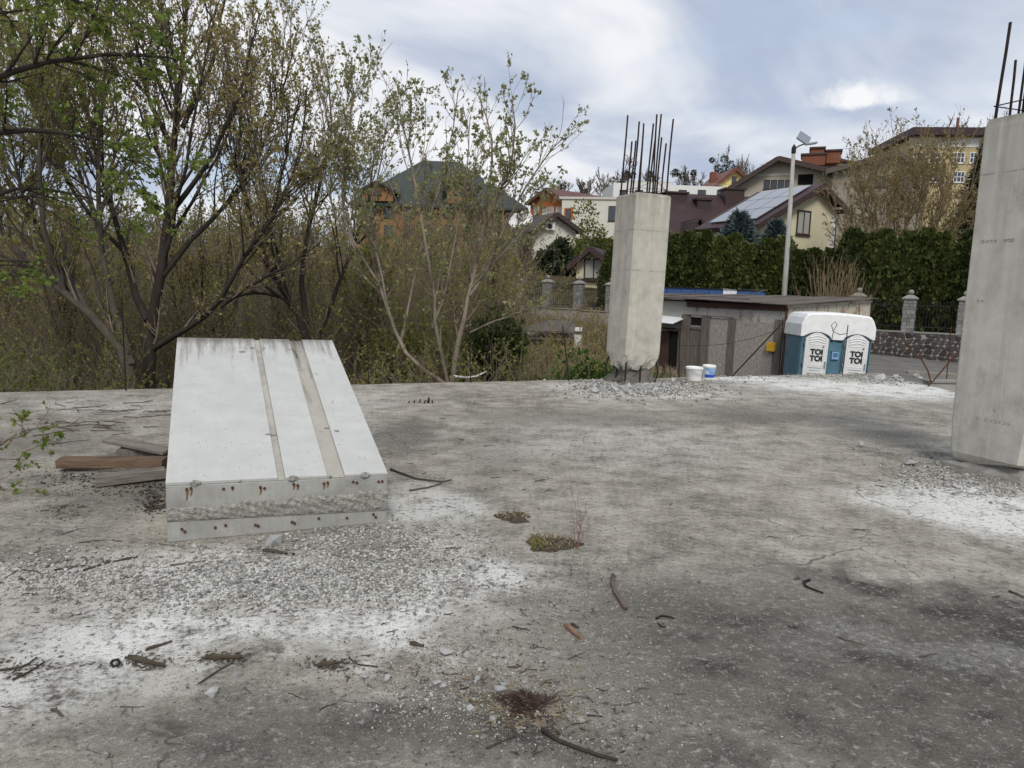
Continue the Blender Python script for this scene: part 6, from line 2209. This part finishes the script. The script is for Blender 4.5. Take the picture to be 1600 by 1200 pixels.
chips('column_rubble', 'grey concrete crumbs round the foot of the middle column', 3200,
      [(1010, 609, 50, 5, 3), (980, 603, 40, 4, 2), (1060, 608, 30, 5, 1), (930, 606, 25, 4, .6), (1000, 616, 70, 6, .7)], .008, .05, chip_mat, power=1.7)
chips('right_rubble', 'grey concrete crumbs round the foot of the right column', 3200,
      [(1450, 737, 26, 10, 2), (1500, 752, 40, 8, 2), (1560, 768, 30, 6, 1), (1400, 715, 40, 14, .6), (1430, 750, 30, 8, .6)], .004, .024, chip_mat)
chips('edge_rubble', 'white crumbs along the deck edge near the toilets', 1500,
      [(1385, 592, 26, 4, 2), (1330, 588, 30, 3, .7), (1250, 588, 60, 2.5, .7), (1150, 592, 50, 3, .4)], .008, .04, chip_mat)

def shard_mesh():
    """convex hull of a few points: sharp broken faces"""
    import bmesh
    bm = bmesh.new()
    for p in unit(RNG.normal(size=(11, 3))) * RNG.uniform(.72, 1.1, (11, 1)) * RNG.uniform(.62, 1.1, 3):
        bm.verts.new(p)
    bmesh.ops.convex_hull(bm, input=bm.verts)
    bmesh.ops.delete(bm, geom=[v for v in bm.verts if not v.link_faces], context='VERTS')
    bmesh.ops.bevel(bm, geom=list(bm.edges), offset=.05, segments=1, affect='EDGES', clamp_overlap=True)
    me = bpy.data.meshes.new('rock')
    bm.to_mesh(me)
    bm.free()
    return me


rock_me = [shard_mesh() for k in range(16)]


def rock(px, py, size, label, group=None, m=None, name='concrete_chunk', cat='concrete chunk', flat=.65, me=None, z=0.0):
    p = gp(px, py)
    o = link(name, me or rnd.choice(rock_me), m or stone_obj, None, (p.x, p.y, size * flat * .45 + z), (rnd.uniform(-.25, .25), rnd.uniform(-.25, .25), rnd.uniform(0, 6.28)),
             (size * rnd.uniform(.8, 1.25), size * rnd.uniform(.8, 1.1), size * flat))
    return tag(o, label, cat, group)


BIG = [(425, 852, .075, 'upright angular white concrete chunk before the block front'), (443, 880, .032, 'small white chunk nearest the upright white one'), (370, 886, .03, 'flat grey chunk left of the upright white one'),
       (697, 1022, .042, 'grey rounded stone among debris in the lower middle'), (738, 1032, .036, 'pale square-edged stone right of the grey rounded one'), (782, 1083, .044, 'smooth grey stone beside the dark matted tuft'),
       (737, 1110, .034, 'flat white stone left of the dark matted tuft'), (604, 1060, .03, 'pale stone lying alone left of the centre debris'), (706, 808, .032, 'white chunk lying apart right of the block'),
       (733, 886, .045, 'grey chunk at the right end of the gravel patch'), (172, 998, .034, 'white stone with a dark side on the left foreground'), (820, 813, .03, 'white stone inside the pothole'),
       (1343, 697, .075, 'angular grey chunk on the deck left of the right column'), (1372, 703, .04, 'smaller chunk right of the angular grey one'), (1424, 727, .085, 'large pale chunk at the foot of the right column'),
       (1440, 737, .05, 'lower pale chunk before the large one at the right column'), (1482, 722, .09, 'dark broken lump against the right column foot'), (1112, 718, .05, 'white chunk lying alone on the middle deck'),
       (1375, 592, .16, 'round boulder in the rubble at the deck corner'), (1398, 592, .14, 'second boulder in the rubble at the deck corner'), (1352, 592, .10, 'white lump in the rubble at the deck corner'), (1408, 597, .10, 'flat pale slab piece in the rubble at the deck corner'), (1432, 590, .12, 'jagged stub at the right end of the corner rubble'),
       (330, 1085, .035, 'flat pale chip in the left foreground'), (372, 1056, .032, 'white chip beside a short twig in the left foreground')]
for px, py, s_, lb in BIG:
    rock(px, py, s_, lb)
for k in range(60):
    px, py = 1005 + rnd.gauss(0, 48), 608 + rnd.gauss(0, 5)
    rock(px, py, rnd.uniform(.04, .11), 'broken concrete chunk in the rubble round the middle column foot', 'rubble round the middle column')
for k in range(24):
    rock(1480 + rnd.gauss(0, 42), 748 + rnd.gauss(0, 9), rnd.uniform(.02, .045), 'small broken chunk in the rubble before the right column', 'rubble before the right column')
for k in range(60):
    px = rnd.uniform(290, 720)
    rock(px, 852 - (px - 300) * .09 + abs(rnd.gauss(0, 20)), rnd.uniform(.010, .034), 'small pale chunk along the foot of the block front', 'chunks along the block front')
for k in range(26):
    rock(720 + rnd.gauss(0, 70), 1060 + rnd.gauss(0, 30), rnd.uniform(.010, .024), 'small pale stone in the lower middle debris', 'stones in the lower middle debris')
for k in range(16):
    rock(1385 + rnd.gauss(0, 26), 592 + rnd.gauss(0, 3), rnd.uniform(.04, .09), 'pale rubble lump at the deck corner', 'rubble lumps at the deck corner')
rock(492, 940, .030, 'dark red lump on the pale gravel', m=plain('dark_red_lump', (.085, .03, .022), .9, .3, 30, .6), name='dark_red_lump', cat='lump', flat=.5)
rock(57, 869, .022, 'small orange brick fragment on the left of the deck', m=brick_red, name='brick_fragment', cat='brick fragment')
rock(1225, 874, .016, 'tiny yellow stone on the right of the deck', m=yellow_box, name='yellow_pebble', cat='pebble')

# sticks and twigs
def stick(pts, r0, r1, label, group=None, m=None, name='twig', cat='twig', z=.012, sides=5, flat=1.0, hump=0.0):
    P = [gp(x, y) for x, y in pts]
    if len(P) == 2:
        a, b = P
        pd = Vector((-(b - a).y, (b - a).x, 0)) * rnd.uniform(-.12, .12)
        P = [a, a.lerp(b, .35) + pd, a.lerp(b, .7) + pd * .7, b]
    c = P[0]
    n_ = len(P)
    V = [Vector((p.x - c.x, p.y - c.y, r0 * .9 + hump * math.sin(math.pi * i / (n_ - 1)) + rnd.uniform(0, .004))) for i, p in enumerate(P)]
    o = MB().tube(V, [r0 + (r1 - r0) * i / (n_ - 1) for i in range(n_)], sides).build(name, m or twig_mat, None, (c.x, c.y, 0), smooth=True)
    return tag(o, label, cat, group)


stick([(958, 902), (957, 915), (962, 930), (971, 943), (978, 954)], .013, .014, 'thick curved bark stick right of the weed', m=plain('bark_stick', (.16, .125, .10), .9, .3, 30, .8), name='bark_stick', cat='stick')
stick([(848, 1145), (870, 1160), (900, 1172), (935, 1184), (965, 1192)], .009, .006, 'long dark branch at the bottom below the matted tuft', name='branch', cat='branch')
stick([(760, 1171), (790, 1158), (822, 1144)], .004, .003, 'straight dark twig left of the long bottom branch')
stick([(845, 1140), (862, 1138), (876, 1148)], .004, .003, 'hooked twig between tuft and bottom branch')
stick([(0, 1050), (30, 1046), (45, 1040), (58, 1030)], .006, .003, 'curved twig at the left edge of the foreground')
stick([(20, 1064), (45, 1052), (70, 1036)], .005, .003, 'thick twig crossing beside the curved one at left')
stick([(312, 1070), (340, 1050), (364, 1037)], .004, .002, 'long thin twig pointing up to the bark scraps')
stick([(590, 1043), (560, 1040), (545, 1030)], .004, .003, 'forked twig in the lower left middle')
stick([(610, 735), (650, 750), (690, 755), (705, 752)], .010, .005, 'long dark branch just right of the block', name='branch', cat='branch')
stick([(640, 768), (670, 763), (690, 757)], .008, .004, 'shorter dark branch right of the block', name='branch', cat='branch')
stick([(80, 1112), (97, 1122)], .006, .004, 'short thick twig alone in the left foreground')
stick([(130, 893), (170, 880), (215, 872)], .006, .004, 'long twig on the gravel left of the block')
stick([(265, 885), (300, 880), (322, 878)], .006, .005, 'pale straight stick on the gravel before the block', m=wood_old, name='stick', cat='stick')
blk = plain('black_rubber', (.014, .013, .012), .6, .2, 20, .2)
stick([(1025, 968), (1034, 964), (1045, 965), (1053, 968)], .006, .004, 'black curved rubber strip on the right foreground', m=blk, name='rubber_strip', cat='strip')
stick([(1028, 975), (1032, 980), (1040, 981)], .004, .003, 'short black scrap below the rubber strip', m=blk, name='rubber_scrap', cat='strip')
stick([(1265, 908), (1256, 911), (1258, 918), (1270, 923), (1286, 929)], .008, .005, 'black hook-shaped rubber piece on the dark stain at right', m=blk, name='rubber_hook', cat='strip')
stick([(1576, 925), (1590, 931), (1602, 936)], .006, .004, 'dark twig at the right edge of the deck')
o = stick([(173, 1039), (177, 1043), (184, 1042), (187, 1037), (183, 1033), (176, 1034), (173, 1039)], .005, .005, 'small black rubber ring in the left foreground', m=blk, name='rubber_ring', cat='ring')


def shard(px0, py0, px1, py1, w_, t_, m, label, name='bark_piece', cat='bark piece', group=None, curl=.4):
    a, b = gp(px0, py0), gp(px1, py1)
    d = (b - a)
    Ln = d.length
    ang = math.atan2(d.y, d.x)
    K = 7
    V, F = [], []
    for k in range(K):
        x = Ln * k / (K - 1)
        ww = w_ * .7 * (.45 + .55 * math.sin(math.pi * (k + .6) / (K + .4))) * rnd.uniform(.75, 1.15)
        for s_ in (-1, -.4, .4, 1):
            V.append((x + rnd.uniform(-.004, .004), s_ * ww, t_ + curl * w_ * s_ * s_ + .004 * math.sin(k)))
        for s_ in (1, .4, -.4, -1):
            V.append((x, s_ * ww * .95, curl * w_ * s_ * s_))
    for k in range(K - 1):
        for s_ in range(8):
            F.append((k * 8 + s_, k * 8 + 8 + s_, k * 8 + 8 + (s_ + 1) % 8, k * 8 + (s_ + 1) % 8))
    F += [tuple(range(8)), tuple(range(8 * K - 1, 8 * K - 9, -1))]
    o = MB().poly(V, F).build(name, m, None, (a.x, a.y, .002), rot=(0, 0, ang))
    return tag(o, label, cat, group)


bk = plain('bark_scrap', (.085, .07, .05), .95, .5, 30, .8)
shard(882, 979, 908, 1000, .016, .010, plain('raw_wood', (.25, .155, .10), .85, .35, 60, .5), 'orange-brown wood splinter lying in the lower middle', 'wood_splinter', 'splinter')
shard(892, 977, 904, 983, .008, .008, bk, 'dark bark scrap on the wood splinter')
shard(198, 1030, 256, 1043, .018, .008, bk, 'long curled bark piece in the left foreground')
shard(320, 1030, 378, 1030, .016, .008, bk, 'grey-brown bark piece right of the long curled one')
shard(495, 1043, 536, 1036, .014, .006, bk, 'narrow bark piece in the lower left middle')
shard(228, 1018, 268, 1004, .010, .006, bk, 'thin dark bark piece above the long curled one')
shard(412, 862, 460, 868, .02, .006, bk, 'dark bark piece under the upright white chunk')
shard(640, 1008, 662, 1012, .014, .008, bk, 'small mossy bark piece in the lower middle')

# twigs scattered by the wind, alike
def twigs(n, spots, label, group, rr, ll):
    for k in range(n):
        px, py, sx, sy = rnd.choice(spots)
        x, y = rnd.gauss(px, sx), rnd.gauss(py, sy)
        p = gp(x, y)
        if not (p.y < edge_y(p.x) - .1) or (262 < x < 606 and 525 < y < 850):
            continue
        Ln = rnd.uniform(*ll)
        a = rnd.gauss(.3, .7)
        pts, q, h = [], Vector((0, 0, 0)), a
        for i in range(5):
            pts.append(q.copy())
            h += rnd.gauss(0, .35)
            q = q + Vector((math.cos(h), math.sin(h), 0)) * Ln / 4
        r_ = rnd.uniform(*rr)
        b = MB()
        b.tube([v + Vector((0, 0, r_ + rnd.uniform(0, .006))) for v in pts], [r_ * (1 - .12 * i) for i in range(5)], 4)
        if rnd.random() < .6:
            h2 = a + rnd.choice((-.8, .8))
            b.tube([pts[2] + Vector((0, 0, r_)), pts[2] + Vector((math.cos(h2), math.sin(h2), .04)) * Ln * .35], [r_ * .7, r_ * .3], 4)
        tag(b.build('twig', twig_mat, None, (p.x, p.y, 0)), label, 'twig', group)


twigs(52, [(60, 640, 50, 8), (150, 640, 50, 10), (90, 660, 50, 8), (40, 690, 40, 12), (180, 660, 40, 8), (230, 640, 20, 10)], 'dark twig on the deck left of the block', 'twigs left of the block', (.003, .007), (.12, .45))
twigs(26, [(100, 795, 20, 8), (60, 865, 60, 20), (240, 790, 12, 6), (180, 880, 60, 15), (60, 920, 50, 12)], 'dark twig on the left middle of the deck', 'twigs on the left middle deck', (.002, .0045), (.05, .18))
twigs(34, [(300, 1000, 160, 60), (150, 1080, 120, 50), (420, 960, 120, 25), (560, 1080, 90, 50)], 'small dark twig in the left foreground', 'twigs in the left foreground', (.0015, .003), (.025, .09))
twigs(40, [(800, 940, 80, 20), (740, 1040, 80, 30), (850, 1060, 80, 40), (960, 1000, 80, 50), (880, 1140, 60, 24)], 'small twig in the lower middle debris', 'twigs in the lower middle debris', (.0015, .0035), (.03, .10))
twigs(30, [(820, 755, 60, 14), (700, 700, 70, 25), (1000, 800, 120, 40), (1250, 830, 150, 60), (1350, 980, 120, 50)], 'small twig on the open deck right of the weed', 'twigs on the open deck', (.002, .0045), (.04, .14))

# weed, moss and the two potholes
pothole_soil = plain('pothole_soil', (.075, .062, .042), 1, .5, 40, .8)


def pothole(px, py, rx, ry, label, grassy, nleaf):
    c = gp(px, py)
    ax = (gp(px + rx, py) - c).length
    ay = (gp(px, py - ry) - c).length
    root = empty('moss_patch', c, 0, label, 'moss patch')
    V, F = [(0, 0, .012)], []
    N_ = 26
    for ring, (f, z) in enumerate(((.45, .016), (.8, .010), (1.0, .002))):
        for k in range(N_):
            a = k * 6.2832 / N_
            q = f * (1 + .22 * math.sin(3 * a + px) + .12 * math.sin(7 * a) + .14 * rnd.uniform(-1, 1))
            V.append((ax * q * math.cos(a), ay * q * math.sin(a), z + rnd.uniform(0, .008) * (ring < 2)))
    for k in range(N_):
        F.append((0, 1 + k, 1 + (k + 1) % N_))
        for r_ in range(2):
            a, b = 1 + r_ * N_ + k, 1 + r_ * N_ + (k + 1) % N_
            F.append((a, a + N_, b + N_, b))
    MB().poly(V, F).build('soil', pothole_soil, root)
    n = nleaf
    a = RNG.random(n) * 6.283
    q = np.sqrt(RNG.random(n))
    cc = np.stack([ax * q * np.cos(a), ay * q * np.sin(a), np.full(n, .008)], 1)
    d = np.stack([RNG.normal(size=n) * .7, RNG.normal(size=n) * .7, np.ones(n) * .7], 1)
    s_ = RNG.uniform(.015, .05, n)
    v, f = leaf_quads(cc, d, s_, s_ * .12)
    o = link('litter', fast_mesh('litter', v, f), lf_dead, root)
    o['kind'] = 'stuff'
    if grassy:
        n = nleaf
        cc = np.stack([ax * (RNG.random(n) ** .5 * -.9 + .1), ay * RNG.normal(size=n) * .45, np.full(n, .008)], 1)
        s_ = RNG.uniform(.015, .04, n)
        v, f = leaf_quads(cc, d, s_, s_ * .14)
        o = link('grass', fast_mesh('grass', v, f), lf_olive, root)
        o['kind'] = 'stuff'


pothole(803, 809, 26, 7, 'earth-filled pothole with a white stone in it', False, 130)
pothole(862, 851, 40, 11, 'mossy earth patch at the foot of the weed', True, 300)
wd = gp(903, 858)
weed = empty('dry_weed', wd, 0, 'thin reddish dry weed stalks growing from the mossy patch', 'weed')
wm = plain('weed_stalk', (.20, .10, .07), .9, .2, 20, 0)
for tx, ty, r_ in ((892, 738, .0028), (905, 758, .0028), (915, 782, .0025), (922, 806, .002), (890, 790, .002), (911, 800, .0018)):
    q = at(tx, ty, wd.y) - wd
    b = MB()
    pts = [Vector((rnd.uniform(-.015, .015), 0, 0)).lerp(q, t_) + Vector((.008 * math.sin(t_ * 5 + tx), 0, 0)) for t_ in [k / 7 for k in range(8)]]
    b.tube(pts, [r_ * (1 - .1 * k) for k in range(8)], 4)
    for k in range(5):
        i = rnd.randint(3, 6)
        b.tube([pts[i], pts[i] + Vector((rnd.uniform(-.03, .03), rnd.uniform(-.02, .02), rnd.uniform(.02, .06)))], [r_ * .6, r_ * .3], 3)
    b.build('stalk', wm, weed)
# dark matted tuft
c = gp(822, 1100)
n = 900
a = RNG.random(n) * 6.283
q = np.sqrt(RNG.random(n)) * (1 + .35 * np.sin(3 * a + 1) + .25 * np.sin(5 * a))
cc = np.stack([.085 * q * np.cos(a), .06 * q * np.sin(a), .012 * np.maximum(0, 1 - q) + .002], 1)
d = np.stack([np.cos(a + 1.2), np.sin(a + 1.2), RNG.uniform(.0, .5, n)], 1) + .5 * RNG.normal(size=(n, 3)) * np.array([1, 1, .2])
s_ = RNG.uniform(.02, .06, n)
v, f = leaf_quads(cc, d, s_, s_ * .035)
tag(link('matted_tuft', fast_mesh('matted_tuft', v, f), leafmat('tuft_hair', (.045, .028, .022), (.11, .07, .055), .1), None, (c.x, c.y, 0)), 'dark reddish brown matted tuft of dead plant in the lower middle', 'tuft')
# pale straw round the tuft, fine litter elsewhere
def litter(name, label, n, spots, m, smin, smax, wid):
    sp = np.array(spots, float)[RNG.integers(0, len(spots), n)]
    px, py = sp[:, 0] + sp[:, 2] * RNG.normal(size=n), sp[:, 1] + sp[:, 3] * RNG.normal(size=n)
    d = np.array(FWD)[None] + np.array(RGT)[None] * ((px - 800) / FPX)[:, None] + np.array(UPV)[None] * ((600 - py) / FPX)[:, None]
    g = d * (-EYE / d[:, 2])[:, None]
    a = RNG.random(n) * 6.283
    dd = np.stack([np.cos(a), np.sin(a), .12 * np.abs(RNG.normal(size=n))], 1)
    s_ = RNG.uniform(smin, smax, n)
    g[:, 2] = .004
    v, f = leaf_quads(g, dd, s_, s_ * wid)
    v[:, 2] = np.maximum(v[:, 2], .003)
    tag(link(name, fast_mesh(name, v, f), m), label, 'litter', kind='stuff')


litter('straw_litter', 'pale straw bits round the dark tuft and stones', 700, [(780, 1105, 30, 14), (830, 1125, 40, 12), (720, 1060, 60, 25), (850, 1090, 40, 20)], lf_dead, .012, .05, .10)
litter('leaf_litter', 'fine brown leaf and twig crumbs on the deck', 2000, [(225, 1036, 26, 6), (350, 1030, 24, 5), (515, 1040, 20, 5), (30, 1045, 30, 10), (100, 800, 20, 8), (400, 900, 150, 30), (700, 1050, 120, 50), (100, 900, 90, 40), (850, 950, 120, 50), (80, 660, 80, 20), (250, 780, 20, 20), (900, 1150, 90, 30)], leafmat('litter_brown', (.045, .036, .026), (.13, .105, .075), .1), .008, .032, .16)
litter('left_bark_litter', 'dark bark and soil crumbs by the plank pile', 900, [(170, 760, 50, 10), (240, 770, 16, 14), (110, 745, 40, 8), (240, 790, 10, 8)], leafmat('litter_dark', (.025, .02, .016), (.08, .062, .045), .1), .008, .04, .2)
